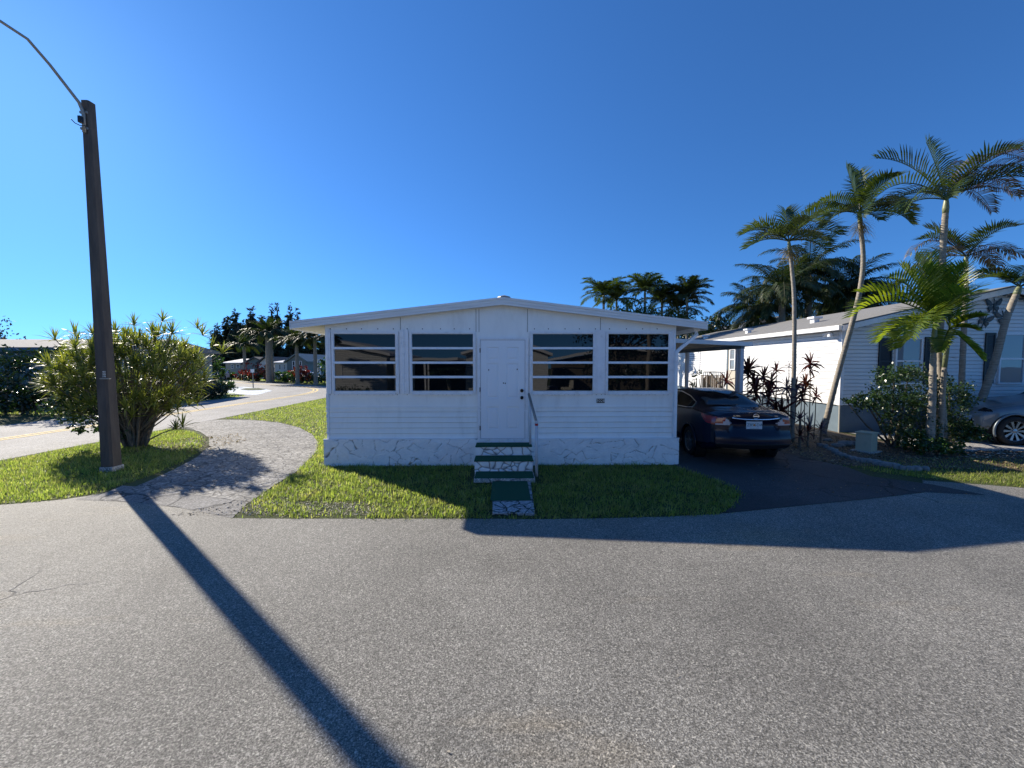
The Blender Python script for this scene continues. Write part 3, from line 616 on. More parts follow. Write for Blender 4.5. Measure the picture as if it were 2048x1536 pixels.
# door
dx0, dz1 = wp(961, 680.5); dx1, dz0 = wp(1049.3, 876)
fr = MB(); fr.box((wp(955, 700)[0], WY - .045, SID0 - .004), (dx0 - .006, WY + .005, dz1 + .05)); fr.box((dx1 + .006, WY - .045, SID0 - .004), (wp(1056.5, 700)[0], WY + .005, dz1 + .05)); fr.box((dx0 - .006, WY - .045, dz1 + .006), (dx1 + .006, WY + .005, dz1 + .05)); fr.box((wp(953, 700)[0], WY - .055, SID0 - .09), (wp(1058, 700)[0], WY + .01, SID0 - .012))
dfr = fr.build('door_frame', M['trim'], home)
MB().box((dx0 - .006, WY - .012, dz0 - .01), (dx1 + .006, WY + .004, dz1 + .006)).build('door_reveal', M['joint'], home)
d = MB(); DW = dx1 - dx0; DH = dz1 - dz0; ys = WY - .034
cols = [(.135, .415), (.585, .865)]; rows = [(.09, .33), (.41, .765), (.80, .93)]
xs = [0, cols[0][0], cols[0][1], cols[1][0], cols[1][1], 1]; zs = [0, rows[0][0], rows[0][1], rows[1][0], rows[1][1], rows[2][0], rows[2][1], 1]
for i in range(5):
    for j in range(7):
        x0, x1 = dx0 + DW * xs[i], dx0 + DW * xs[i + 1]; z0, z1 = dz0 + DH * zs[j], dz0 + DH * zs[j + 1]
        if i in (1, 3) and j in (1, 3, 5):      # moulded panel: groove then raised field
            L = [(0, 0), (.012, .010), (.03, .010), (.05, .002)]; prev = None
            for e, dy in L:
                cur = [(x0 + e, ys + dy, z0 + e), (x1 - e, ys + dy, z0 + e), (x1 - e, ys + dy, z1 - e), (x0 + e, ys + dy, z1 - e)]
                if prev:
                    for q in range(4): d.quad(prev[q], prev[(q + 1) % 4], cur[(q + 1) % 4], cur[q])
                prev = cur
            d.quad(*prev)
        else: d.quad((x0, ys, z0), (x1, ys, z0), (x1, ys, z1), (x0, ys, z1))
d.box((dx0, ys + .013, dz0), (dx1, WY - .013, dz1))
dr = d.build('door', M['door'], home)
def knob(px, py, name):
    x, zz = wp(px, py); MB().lathe((x, ys + .001, zz), [(.036, 0), (.036, -.010), (.016, -.012), (.014, -.03), (.028, -.04), (.030, -.055), (.018, -.066), (0, -.067)], 14, axis='y').build(name, M['bronze'], dr, smooth=True)
knob(1043.6, 781, 'deadbolt'); knob(1043.6, 795, 'door_knob')
for px, py in ((977.6, 739.8), (1034.3, 738.7), (1007, 766), (1010.5, 766.5)):
    x, zz = wp(px, py); MB().box((x - .010, ys - .003, zz - .013), (x + .010, ys + .004, zz + .013)).build('screw_hole', M['black'], dr)
for py in (701, 779, 855.5):
    x, zz = wp(960.6, py); MB().box((x - .012, WY - .05, zz - .045), (x + .008, WY - .03, zz + .045)).build('hinge', M['black'], dr)
# house number
x0, z1 = wp(1192.8, 797.2); x1, z0 = wp(1208.8, 805.8)
hn = MB().box((x0, WY - .018, z0), (x1, WY - .012, z1)).build('number_plate', M['black'], home)
text('number', '3028', .088, ((x0 + x1) / 2, WY - .019, (z0 + z1) / 2), (math.pi / 2, 0, 0), M['lettering'], hn, ext=.0006)
# downspout
zt = ER_[1]; ds_ = MB(); pth = [(ER_[0] - .12, WY + .02, zt + .02), (ER_[0] - .12, WY - .0, zt - .09), (ER_[0] - .2, WY - .02, zt - .16), (XR + .09, WY - .05, zt - .36), (XR - .012, WY - .07, zt - .45), (XR - .02, WY - .07, zt - .56), (XR - .02, WY - .07, SID0 + .02)]
ds_.tube(pth, [.04] * 7, 4, phase=math.pi / 4); ds_.build('downspout', M['trim'], home)
MB().box((ER_[0] - .17, WY + .0, zt - .02), (ER_[0] - .04, YB - .1, zt + .04)).build('gutter', M['trim'], home)
# flagstone skirting as real relief: random straight-ish cracks between cells
def flagstone(name, x0, x1, z0, z1, y, parent, seed, cell=.20, res=.009, depth=.016, gw=.012, gs=1.0, side=True):
    rg = np.random.default_rng(seed); nx = max(2, int((x1 - x0) / res)); nz = max(2, int((z1 - z0) / res))
    X, Z = np.meshgrid(np.linspace(x0, x1, nx + 1), np.linspace(z0, z1, nz + 1)); P = np.stack([X.ravel(), Z.ravel()], 1)
    W = P + .006 * np.stack([np.sin(P[:, 1] * 41 + P[:, 0] * 19), np.sin(P[:, 0] * 37 + P[:, 1] * 23)], 1)
    n = max(4, int((x1 - x0 + .4) * (z1 - z0 + .4) / cell ** 2)); S = rg.uniform([x0 - .2, z0 - .2], [x1 + .2, z1 + .2], (n, 2)); hgt = rg.uniform(-.5, .5, n); slx = rg.uniform(-1, 1, n); slz = rg.uniform(-1, 1, n); op = rg.uniform(0, 1, (n,))
    D = np.sqrt((((W[:, None, :] - S[None]) * [1, 1.25]) ** 2).sum(2)) if len(P) * n < 6e6 else None
    if D is None:
        D = np.concatenate([np.sqrt((((w_[:, None, :] - S[None]) * [1, 1.25]) ** 2).sum(2)) for w_ in np.array_split(W, 12)])
    o = np.argsort(D, 1)[:, :2]; F1 = np.take_along_axis(D, o[:, :1], 1)[:, 0]; F2 = np.take_along_axis(D, o[:, 1:2], 1)[:, 0]; e = (F2 - F1)
    i0 = o[:, 0]; i1 = o[:, 1]; pair = ((i0 * 31 + i1 * 31 + i0 * i1 * 7) % 10) / 10   # some joints are filled with paint, some open
    g = np.clip(1 - e / gw, 0, 1) * np.where(pair > 1 - gs, 1, .12)
    rel = hgt[i0] * .4 + (P[:, 0] - S[i0, 0]) * slx[i0] * 1.5 + (P[:, 1] - S[i0, 1]) * slz[i0] * 1.5 + .12 * np.sin(P[:, 0] * 60 + 3 * np.sin(P[:, 1] * 45))
    edge = np.clip(e / .05, 0, 1)
    yy = y - depth * (.35 + .4 * rel * edge) + depth * 1.1 * g
    V = np.stack([P[:, 0], yy, P[:, 1]], 1); q = np.arange((nx + 1) * (nz + 1)).reshape(nz + 1, nx + 1)
    Fq = np.stack([q[:-1, :-1], q[:-1, 1:], q[1:, 1:], q[1:, :-1]], -1).reshape(-1, 4)
    o_ = npmesh(name, V, Fq, M['flagstone'], parent); at_ = o_.data.attributes.new('groove', 'FLOAT', 'POINT')
    at_.data.foreach_set('value', (np.clip((g - .35) * 1.6, 0, 1) ** 1.3).astype(np.float32)); return o_
SY = WY - .065; SXL, SXR = wp(654, 900)[0] - .03, wp(1354.5, 900)[0]
flagstone('stone_skirting', SXL, SXR, -.02, SID0 - .002, SY, home, 5, gs=.62, gw=.010, depth=.034, cell=.17)
MB().box((SXL, SY + .04, -.05), (SXR, WY - .001, SID0 - .004)).build('skirting_core', M['flagstone'], home)
MB().box((SXL - .01, SY - .010, SID0 - .004), (wp(949, 876)[0], WY - .031, SID0 + .006)).box((wp(1060, 876)[0], SY - .010, SID0 - .004), (SXR + .01, WY - .031, SID0 + .006)).build('skirting_cap', M['trim'], home)

# ------------------------------------------------------------------ front steps, rail, mats
st = thing('front_steps', (0, 7.2, 0), 'two white painted stone steps with green carpet treads under the door', 'steps')
def tread(x0, x1, y0, y1, z, name='carpet_tread'):
    MB().box((x0, y0, z - .022), (x1, y1, z)).build(name, M['turf'], st, bevel=.008)
S1 = (G(0, 0) and at(950.5, 893.5, 7.44).x, at(1064.3, 893.5, 7.44).x); Y1 = 7.44; S2 = (at(948, 923, 7.04).x, at(1067, 923, 7.04).x); Y2 = 7.04
Z1, Z2 = .485, .300
blk = MB().box((S1[0] + .01, Y1 + .05, -.05), (S1[1] - .01, SY - .02, Z1 - .024)).box((S2[0] + .01, Y2 + .05, -.05), (S2[1] - .01, Y1 + .011, Z2 - .024)); blk.build('step_core', M['flagstone'], st)
flagstone('riser', S1[0] + .01, S1[1] - .01, Z2, Z1 - .022, Y1 + .01, st, 11, cell=.17, gw=.045, depth=.022, gs=.95)
flagstone('riser', S2[0] + .01, S2[1] - .01, .09, Z2 - .022, Y2 + .01, st, 17, cell=.16, gw=.05, depth=.022, gs=.95)
tread(S1[0], S1[1], Y1 - .012, SY - .035, Z1); tread(S2[0], S2[1], Y2 - .012, Y1 - .008, Z2)
pad = MB().box((at(947.5, 958, 6.6).x, 6.61, .012), (at(1070.5, 958, 6.6).x, 7.035, .085)).build('landing_slab', M['concrete'], st, bevel=.006)
MB().box((at(947.5, 958, 6.6).x + .01, 6.625, .086), (at(1070.5, 958, 6.6).x - .02, 7.03, .098)).build('landing_carpet', M['turf'], st)
hr = thing('handrail', (.55, 7.1, 0), 'white pipe handrail with red tape at the right of the front steps', 'handrail')
pt = at(1073.5, 843, 7.02); wt = at(1057, 788, 7.72); px_ = pt.x
MB().tube([(px_, 7.02, .0), (px_ - .005, 7.02, pt.z)], .029, 12).build('post', M['rail'], hr, smooth=True)
MB().tube([(px_ - .003, 7.02, pt.z - .02), (wt.x + .005, 7.72, wt.z)], [.026, .026], 10).build('top_rail', M['galv'], hr, smooth=True)
MB().tube([(wt.x + .03, 7.60, .45), (wt.x + .03, 7.60, wt.z - .08)], .022, 10).build('post', M['rail'], hr, smooth=True)
MB().tube([(px_ - .005, 7.02, pt.z - .075), (px_ - .005, 7.02, pt.z - .035)], .031, 12).build('tape', M['red'], hr)
MB().tube([(px_ - .005, 7.02, pt.z - .01), (px_ - .005, 7.02, pt.z + .012)], [.033, .028], 12).build('cap', M['rail'], hr)
rm = MB().box((G(985.5, 961)[0], 5.66, .034), (G(1053, 961)[0] + .005, 6.60, .046)).build('green_carpet_runner', M['turf'], bevel=.004)
tag(rm, 'flat green carpet runner on the path below the steps', 'carpet')
pv = thing('path_slab', (.1, 5.4, 0), 'weathered white path slab with cracks between the steps and the street', 'paving slab')
mb = MB(); xa, xb = G(984.5, 1036)[0], G(1071, 1036)[0]
rgp = random.Random(4); mb.prism([(-.235, 6.6), (xa - .01, 5.6), (xa, 5.19), (xb, 5.17), (.42, 5.66), (.44, 6.6)], -.02, .033)
mb.build('slab', groundmat('slab paint', (.34, .35, .37), (.24, .25, .26), (.44, .44, .45), fine=60, crack=(.01, .014, .008, .0), crack_scale=5.2, crack_w=.030, bump=.8), pv)

# ------------------------------------------------------------------ carport
cp = thing('carport', (4.7, 10, 0), 'white flat metal carport roof on square posts over the dark car', 'carport')
CY = 9.95; c1 = at(1506, 684.3, CY); c2 = at(1506, 692.6, CY); cz0, cz1 = c2.z, c1.z; sl_ = .045
xw = XR + .002; zl = (c1.x - xw) * sl_
def crt(y): return y
mb = MB()
mb.add([(xw, CY, cz0 + zl), (c1.x, CY, cz0), (c1.x, CY, cz1), (xw, CY, cz1 + zl), (xw, CY + .03, cz0 + zl), (c1.x, CY + .03, cz0), (c1.x, CY + .03, cz1), (xw, CY + .03, cz1 + zl)],
       [(0, 1, 2, 3), (7, 6, 5, 4), (3, 2, 6, 7), (1, 0, 4, 5), (0, 3, 7, 4), (2, 1, 5, 6)])
mb.box((c1.x - .03, CY + .03, cz0 + .002), (c1.x + .001, 20, cz1 + .001)); mb.build('fascia', M['fascia'], cp)
mb = MB(); mb.add([(xw, CY + .031, cz1 + zl - .05), (c1.x - .03, CY + .031, cz1 - .05), (c1.x - .03, 20, cz1 - .05), (xw, 20, cz1 + zl - .05), (xw, CY + .031, cz1 + zl - .02), (c1.x - .03, CY + .031, cz1 - .02), (c1.x - .03, 20, cz1 - .02), (xw, 20, cz1 + zl - .02)],
                   [(0, 3, 2, 1), (4, 5, 6, 7), (0, 1, 5, 4), (1, 2, 6, 5), (2, 3, 7, 6), (3, 0, 4, 7)])
for k in range(1, 9): x = xw + (c1.x - xw) * k / 9; mb.box((x - .012, CY + .04, cz1 + (c1.x - x) * sl_ - .075), (x + .012, 19.9, cz1 + (c1.x - x) * sl_ - .05))
mb.build('roof_panel', M['soffit'], cp)
bx = at(1484, 697, CY + .1).x
MB().box((bx - .05, CY + .06, cz0 - .06), (bx + .05, 19.9, cz0 + .05)).build('beam', M['skirt_n'], cp)
for yy in (CY + .12, 13.1, 16.4): MB().box((bx - .045, yy - .045, 0), (bx + .045, yy + .045, cz0 - .06)).build('post', M['rail'], cp)
x2 = at(1475.5, 740, CY + .2).x; MB().box((x2 - .03, CY + .2, 0), (x2 + .03, CY + .26, cz0 - .06)).build('post', M['rail'], cp)
MB().box((XR + .005, 16.6, .5), (XR + .32, 17.2, 1.45)).build('storage_box', M['black'], cp, bevel=.02)
#__PART3__

# ------------------------------------------------------------------ concrete street light pole
pb = G(224, 941); lp = thing('street_light_pole', (pb[0], pb[1], 0), 'tall dark square concrete light pole on the grass island, with a long curved metal arm', 'street light')
PY = pb[1]; tp = at(176.5, 205, PY); base = Vector((pb[0], PY, 0))
mb = MB(); S = 16; hw0, hw1 = .118, .074
for i in range(S + 1):
    f = i / S; c = base.lerp(tp, f); h = hw0 * (1 - f) + hw1 * f; q = h * .72
    if i == 0: c.z = -.1
    ring = [(-h, -q), (-q, -h), (q, -h), (h, -q), (h, q), (q, h), (-q, h), (-h, q)]
    mb.v += [(c.x + a, c.y + b, c.z) for a, b in ring]
for i in range(S):
    for k_ in range(8): mb.f.append((i * 8 + k_, i * 8 + (k_ + 1) % 8, (i + 1) * 8 + (k_ + 1) % 8, (i + 1) * 8 + k_)); mb.mi.append(0)
mb.f.append(tuple(range(S * 8, S * 8 + 8))); mb.mi.append(0)
mb.build('shaft', M['pole'], lp)
MB().box((base.x - .125, base.y - .125, -.05), (base.x + .125, base.y + .125, .10)).build('collar', M['concrete'], lp, bevel=.02)
a0 = at(167, 226, PY - .1); am = at(158, 205, PY - .15); a1 = at(100, 130, PY - .5); a2 = at(55, 78, PY - .8); a3 = at(0, 42, PY - 1.1); a4 = at(-70, 15, PY - 1.5)
MB().tube([a0 - Vector((0, 0, .35)), a0, am, am.lerp(a1, .5) , a1, a2, a3, a4], [.03, .028, .026, .024, .023, .022, .022, .022], 8).build('arm', M['galv'], lp, smooth=True)
MB().box((tp.x - .07, PY - .10, a0.z - .29), (tp.x + .06, PY - .07, a0.z - .25)).build('bracket', M['galv'], lp); MB().box((tp.x - .07, PY - .10, a0.z), (tp.x + .06, PY - .07, a0.z + .04)).build('bracket', M['galv'], lp)
hd = a4 + Vector((-.35, -.1, .02)); MB().lathe((hd.x, hd.y, hd.z - .12), [(.0, -.02), (.14, 0), (.17, .05), (.13, .14), (.05, .19), (0, .2)], 14).build('lamp_head', M['galv'], lp, smooth=True)
c = at(161, 239, PY - .15); MB().box((c.x - .03, c.y - .03, c.z - .06), (c.x + .03, c.y + .03, c.z + .06)).build('wire_clamp', M['black'], lp, bevel=.01)
e0 = at(172, 252, PY - .1); e1 = at(150, 246, PY - .2); e2 = at(142, 238, PY - .25); MB().tube([e0, e0.lerp(e1, .5) + Vector((0, 0, -.02)), e1, e2], .008, 5).build('loose_wire', M['black'], lp)
for j in range(3):
    q = at(203.5, 744 + j * 4.6, PY - .17); text('pole_number', ('401', '285', '378')[j], .045, (q.x, PY - .128, q.z), (math.pi / 2, 0, 0), M['lettering'], lp, ext=.001)
q = at(205, 757.5, PY - .17); MB().box((q.x - .09, PY - .135, q.z - .010), (q.x + .09, PY - .10, q.z + .010)).build('strap', M['galv'], lp)

# ------------------------------------------------------------------ big strap-leaved shrub on the island
def dracaena():
    rd = random.Random(21); b = G(268, 893); bx_, by_ = b
    t = thing('strap_leaf_shrub', (bx_, by_, 0), 'huge yellow green strap leaved shrub with many pale stems on the grass island', 'shrub')
    L = MB(); stems = []
    for i in range(22):
        a = rd.uniform(0, 6.28); r = rd.uniform(.05, .33); s0 = Vector((bx_ + r * math.cos(a), by_ + .6 * r * math.sin(a), -.05)); stems.append(s0)
    heads = []
    tries = 0
    while len(heads) < 300 and tries < 12000:
        tries += 1
        u = Vector((rd.gauss(0, 1), rd.gauss(0, 1), rd.gauss(0, 1))).normalized(); r = rd.uniform(.35, 1.12) ** .5
        x, y, z = u.x * r * 1.64, u.y * r * 1.1, 1.72 + u.z * r * 1.22
        x += .02
        if z < .75 + .25 * abs(x) * .5: continue
        if z < 1.1 and abs(x) < .5: continue
        p = Vector((bx_ + x, by_ + y, z))
        if any((p - h[0]).length < .15 for h in heads): continue
        heads.append((p, Vector((x * .28, y * .28, .75 + .5 * max(0, z - 1.2)))))
    for px, py, dy in ((325, 640, 0), (268, 648, .1), (345, 665, -.3), (395, 655, .2), (110, 678, 0), (150, 668, .3), (445, 705, -.2), (425, 690, .1), (120, 760, 0), (112, 795, 0), (352, 857, -.9), (365, 852, -.7), (232, 660, .4), (405, 668, .3), (200, 665, 0)):
        q = at(px, py, by_ + dy); heads.append((q, Vector((.1 * (px - 270) / 100, 0, 1))))
    for p, ax in heads:
        small = p.z < .5
        rosette(L, p, ax, rd.randint(20, 28) if not small else 12, rd.uniform(.28, .38) if not small else .22, .036, 1.6, .75, rd)
    L.build('foliage', M['dracaena'], t)
    W = MB()
    for k_, (p, ax) in enumerate(heads):
        if k_ % 2 and p.z > .5 and k_ < 330: continue
        s0 = min(stems, key=lambda s: (s.x - bx_ - (p.x - bx_) * .12) ** 2 + (s.y - by_ - (p.y - by_) * .12) ** 2 + rd.uniform(0, .02)); d = p - s0
        m1 = s0 + Vector((d.x * .18 + rd.uniform(-.05, .05), d.y * .18, d.z * .4)); m2 = s0 + Vector((d.x * .55 + rd.uniform(-.08, .08), d.y * .55 + rd.uniform(-.08, .08), d.z * .72))
        W.tube([s0, m1, m2, p], [.026, .019, .014, .010], 5, cap=False)
    W.build('stem', M['bark'], t)
    # darker broad leaves of the creeper growing through its left side
    rg = np.random.default_rng(5)
    P = lobes(rg, [(bx_ - .75, by_ - .25, 1.15, .75, .6, .65), (bx_ - .25, by_, .7, .35, .4, .5), (bx_ - .9, by_ - .1, .55, .35, .3, .25)], 3000)
    leafcloud('creeper_leaves', P, .075, M['bushleaf'], t, rg, 1.5, .3)
dracaena()

# ------------------------------------------------------------------ hedge, long home and tree at the far left
hg = thing('hedge', (-24, 16.2, 0), 'tall dark clipped hedge along the far side of the side road', 'hedge')
rg = np.random.default_rng(9)
cs = []
for i in range(17):
    x = -33 + i * .92; top = 2.62 + .25 * math.sin(i * 1.7) + .15 * math.sin(i * 3.1); cs += [(x, 16.3, top * .62, .75, .75, top * .42), (x, 16.3, .65, .6, .6, .6)]
leafcloud('foliage', lobes(rg, cs, 22000, .75), .15, M['hedge'], hg, rg, 1.8)
mb = MB()
for i in range(24): x = -32.6 + i * .62 + rs.uniform(-.1, .1); mb.tube([(x, 16.4, -.05), (x + rs.uniform(-.2, .2), 16.4, 1.0), (x + rs.uniform(-.3, .3), 16.4, 1.8)], [.05, .04, .02], 5)
mb.build('stem', M['bark'], hg)
bush('yellow_green_bush', (G(68, 810)[0] * .98, 15.9), [(0, 0, 2.35, .38, .35, .28)], 500, .2, M['bushleaf_mid'], 'light green tuft rising above the dark hedge', 'bush', seed=3)
def siding_wall(mb, ax, c, u0, u1, z0, topf, nrm, course=.115, lap=.012, hole=None):
    """lap siding on plane axis ax ('x' runs along X at y=c, 'y' runs along Y at x=c); topf(z)->(u0,u1)"""
    z = z0
    zmax = topf if not callable(topf) else None
    while True:
        if zmax is not None:
            if z >= zmax - 1e-3: break
            a0_, a1_, b0_, b1_ = u0, u1, u0, u1; zt_ = min(z + course, zmax)
        else:
            r0, r1 = topf(z), topf(z + course)
            if r0 is None or r1 is None: break
            a0_, a1_ = r0; b0_, b1_ = r1; zt_ = z + course
        def P(u, o, zz): return (u, c + nrm * o, zz) if ax == 'x' else (c + nrm * o, u, zz)
        zm_ = z + (zt_ - z) * .74; k0, k1 = a0_ + (b0_ - a0_) * .74, a1_ + (b1_ - a1_) * .74
        mb.quad(P(a0_, lap + .012, z), P(a1_, lap + .012, z), P(k1, lap + .008, zm_), P(k0, lap + .008, zm_)); mb.quad(P(k0, lap + .008, zm_), P(k1, lap + .008, zm_), P(b1_, -.008, zt_), P(b0_, -.008, zt_)); mb.quad(P(a0_, -.010, z), P(a1_, -.010, z), P(a1_, lap + .012, z), P(a0_, lap + .012, z))
        z = zt_
def simple_window(parent, ax, c, u0, u1, z0, z1, nrm, mats=('trim', 'glass_n'), bar=True, label=None, fw=.045):
    def B(mb, a, b, o0, o1, za, zb):
        lo, hi = sorted((c + nrm * o0, c + nrm * o1)); mb.box((a, lo, za), (b, hi, zb)) if ax == 'x' else mb.box((lo, a, za), (hi, b, zb))
    f = MB(); B(f, u0, u0 + fw, -.01, .05, z0, z1); B(f, u1 - fw, u1, -.01, .05, z0, z1); B(f, u0 + fw, u1 - fw, -.01, .05, z0, z0 + fw); B(f, u0 + fw, u1 - fw, -.01, .05, z1 - fw, z1)
    if bar: zm = (z0 + z1) / 2; B(f, u0 + fw, u1 - fw, -.01, .042, zm - .025, zm + .025)
    o = f.build('window', M[mats[0]], parent)
    g = MB(); B(g, u0 + fw, u1 - fw, -.008, .022, z0 + fw, z1 - fw); g.build('pane', M[mats[1]], o)
    return o
lh = thing('long_mobile_home', (-30, 21, 0), 'long low home with grey shingle roof behind the dark hedge', 'house')
e_l = 2.95; MB().box((-60, 20.6, 0), (-20.6, 27.5, e_l - .1)).build('wall', M['grey_siding'], lh)
mb = MB(); mb.add([(-60.4, 20.1, e_l), (-20.2, 20.1, e_l), (-20.2, 24, 3.62), (-60.4, 24, 3.62), (-20.2, 28, e_l), (-60.4, 28, e_l), (-60.4, 20.1, e_l - .1), (-20.2, 20.1, e_l - .1), (-20.2, 28, e_l - .1), (-60.4, 28, e_l - .1)], [(0, 1, 2, 3), (3, 2, 4, 5), (6, 7, 1, 0), (7, 8, 4, 2, 1), (9, 6, 0, 3, 5), (6, 9, 8, 7)])
mb.build('roof', M['shingle'], lh)
MB().box((-60.4, 20.04, e_l - .18), (-20.2, 20.09, e_l + .015)).build('gutter', M['skirt_n'], lh)
def tree(name, base, trunk_h, centers, n, size, m, label, seed=1, r=.2, group=None, vert=.0, elong=1.8, cat='tree', limbs=9, shell=.35, mb_='bark'):
    rg = np.random.default_rng(seed); rd = random.Random(seed); t = thing(name, (base[0], base[1], 0), label, cat, group)
    cs = [(base[0] + c[0], base[1] + c[1], c[2], c[3], c[4], c[5]) for c in centers]
    leafcloud('crown', lobes(rg, cs, n, shell), size, M[m], t, rg, elong, vert)
    b = MB(); b.tube([(base[0], base[1], -.1), (base[0] + r * .4, base[1], trunk_h * .5), (base[0], base[1], trunk_h)], [r * 1.2, r, r * .8], 8)
    for i in range(limbs):
        c = cs[i % len(cs)]; e = Vector((c[0] + rd.uniform(-.4, .4) * c[3], c[1], c[2] + rd.uniform(-.1, .6) * c[5])); s = Vector((base[0], base[1], trunk_h * rd.uniform(.7, 1)))
        b.tube([s, s.lerp(e, .5) + Vector((rd.uniform(-.1, .1), 0, .1)) * c[3], e], [r * .5, r * .3, r * .1], 5)
    b.build('trunk', M[mb_], t); return t
tree('broadleaf_tree', (-55, 41), 4, [(0, 0, 6.2, 2.6, 2.2, 2.0), (-2.2, 0, 5.4, 2.2, 2, 1.8), (1.8, 0, 5.0, 1.3, 1.2, 1.0), (3.2, 0, 4.3, 1.0, 1, .7)], 3600, .30, 'pine_pale', 'pale open crowned tree above the long roof at the far left', 5, .22)

# ------------------------------------------------------------------ far end of the side road: pines, palms, homes
def P_(px, Y): r = ray(px, 700); return r.x / r.y * Y
def Zt(px, py, Y): return at(px, py, Y).z
# feathery pines: each a stack of drooping sprays
def pine(px, Y, py_top, width, label, seed, m='pine', n=3600, dens=.35, low=.12):
    x = P_(px, Y); h = Zt(px, py_top, Y); rd = random.Random(seed); cs = []
    L = 13
    for i in range(L):
        f = i / (L - 1); rr = width * (1 - f) ** .7 * (.6 + .5 * rd.random()) + .25; zc = h * (low + (.97 - low) * f)
        for j in range(3 if f < .8 else 1): cs.append((rd.uniform(-.8, .8) * width * (1 - f), rd.uniform(-.6, .6) * width * (1 - f), zc, rr * .6, rr * .6, h * .07))
    return tree('pine_tree', (x, Y), h * .9, cs, int(n * 1.9), .62, m, label, seed, .16, 'pines beyond the far homes', .25, 2.6, limbs=20, shell=.2)
pine(436, 74, 650, 2.9, 'lowest dark pine at the left end of the far pine row', 1); pine(455, 76, 634, 2.9, 'second dark pine from the left end of the far row', 2, n=4200)
pine(474, 74, 619, 3.2, 'dark pointed pine left of the tallest dense pine', 3, n=5200); pine(508, 75, 613, 3.4, 'tallest dense dark pine in the middle of the far row', 4, n=6200)
pine(492, 78, 640, 3.0, 'dark pine filling the gap behind the two tallest dense pines', 14, n=4200)
pine(528, 76, 632, 2.8, 'dense dark pine with a flat shoulder right of the tallest one', 5, n=4800)
pine(545, 79, 607, 1.9, 'thin airy pine with sky showing through, left one of its pair', 6, 'pine', 1500); pine(557, 78, 607, 1.7, 'thin airy pine, the right and darker one of its pair', 7, 'pine', 1500)
pine(582, 77, 610, 2.5, 'airy pine with two bare tops left of the roof corner', 8, 'pine', 3000); pine(597, 80, 617, 1.8, 'thin airy pine next to the left roof corner of the white home', 9, 'pine', 1500)
pine(618, 76, 664, 2.3, 'small dark pine under the left roof overhang', 10, n=2600); pine(648, 74, 672, 2.6, 'dark pine touching the left edge of the white home', 11, n=3000)
# small homes
def far_home(name, px0, px1, Y, eave_py, ridge_py, wallm, roofm, label, gable=False, depth=9, wins=()):
    x0, x1 = P_(px0, Y), P_(px1, Y); ze = Zt(px0, eave_py, Y); zr = Zt(px0, ridge_py, Y); t = thing(name, ((x0 + x1) / 2, Y, 0), label, 'house', 'homes at the far end of the road')
    if gable:
        MB().prismY([(x0, .02), (x1, .02), (x1, ze), ((x0 + x1) / 2, zr), (x0, ze)], Y, Y + depth).build('wall', M[wallm], t)
        m = MB(); xm = (x0 + x1) / 2
        for a, b in (((x0 - .3, ze - .1), (xm, zr)), ((xm, zr), (x1 + .3, ze - .1))):
            m.add([(a[0], Y - .3, a[1] + .01), (b[0], Y - .3, b[1] + .01), (b[0], Y - .3, b[1] + .2), (a[0], Y - .3, a[1] + .2), (a[0], Y + depth, a[1] + .01), (b[0], Y + depth, b[1] + .01), (b[0], Y + depth, b[1] + .2), (a[0], Y + depth, a[1] + .2)], [(0, 1, 2, 3), (7, 6, 5, 4), (3, 2, 6, 7), (1, 0, 4, 5), (0, 3, 7, 4), (2, 1, 5, 6)])
        m.build('roof', M[roofm], t)
    else:
        MB().box((x0, Y, 0), (x1, Y + depth, ze)).build('wall', M[wallm], t)
        MB().add([(x0 - .3, Y - .4, ze), (x1 + .3, Y - .4, ze), (x1 + .3, Y + depth / 2, zr), (x0 - .3, Y + depth / 2, zr), (x1 + .3, Y + depth + .4, ze), (x0 - .3, Y + depth + .4, ze), (x0 - .3, Y - .4, ze - .12), (x1 + .3, Y - .4, ze - .12), (x1 + .3, Y + depth + .4, ze - .12), (x0 - .3, Y + depth + .4, ze - .12)],
                 [(0, 1, 2, 3), (3, 2, 4, 5), (6, 7, 1, 0), (7, 8, 4, 2, 1), (9, 6, 0, 3, 5), (6, 9, 8, 7)]).build('roof', M[roofm], t)
    for (a, b, p, q) in wins:
        xa, xb = P_(a, Y), P_(b, Y); simple_window(t, 'x', Y, xa, xb, Zt(a, q, Y), Zt(a, p, Y), -1, ('trim', 'glass_far'), bar=True, fw=.07)
    return t
far_home('far_home', 450, 491, 61, 725, 716.5, 'tan', 'white_roof', 'low distant home with a bright white roof, leftmost of the far row', wins=((461, 466, 729, 737), (472, 478, 729, 736)))
far_home('far_home', 486, 533, 59, 728, 716, 'grey_siding', 'dark_roof', 'grey distant home with dark gabled roof behind the pale car', gable=True, wins=((516, 520, 733, 740),))
far_home('far_home', 517, 544, 56, 727, 715.5, 'siding_n', 'dark_roof', 'small white gabled home left of the double palm trunk', gable=True, wins=((522, 525, 727, 738), (529, 533, 727, 738)))
far_home('far_home', 549, 574, 55, 724.5, 717.5, 'siding_n', 'white_roof', 'white sided distant home with three dark windows right of the double palm trunk', wins=((557, 561, 729, 739), (563, 565.5, 729, 739), (566.5, 570, 729, 739)))
far_home('far_home', 573, 612, 53, 724, 709.5, 'grey_siding', 'grey_siding', 'sage grey gabled home with tall pale windows near the white home', gable=True, wins=((584, 589.5, 722, 740), (598, 603, 722, 740)))
far_home('far_home', 611, 662, 60, 726, 715, 'grey_siding', 'dark_roof', 'dim distant home behind the white arbor posts', wins=((640, 650, 732, 742),))
ar = thing('garden_arbor', (P_(637, 50), 50, 0), 'white arbor posts with a slanted top beside the white home corner', 'arbor')
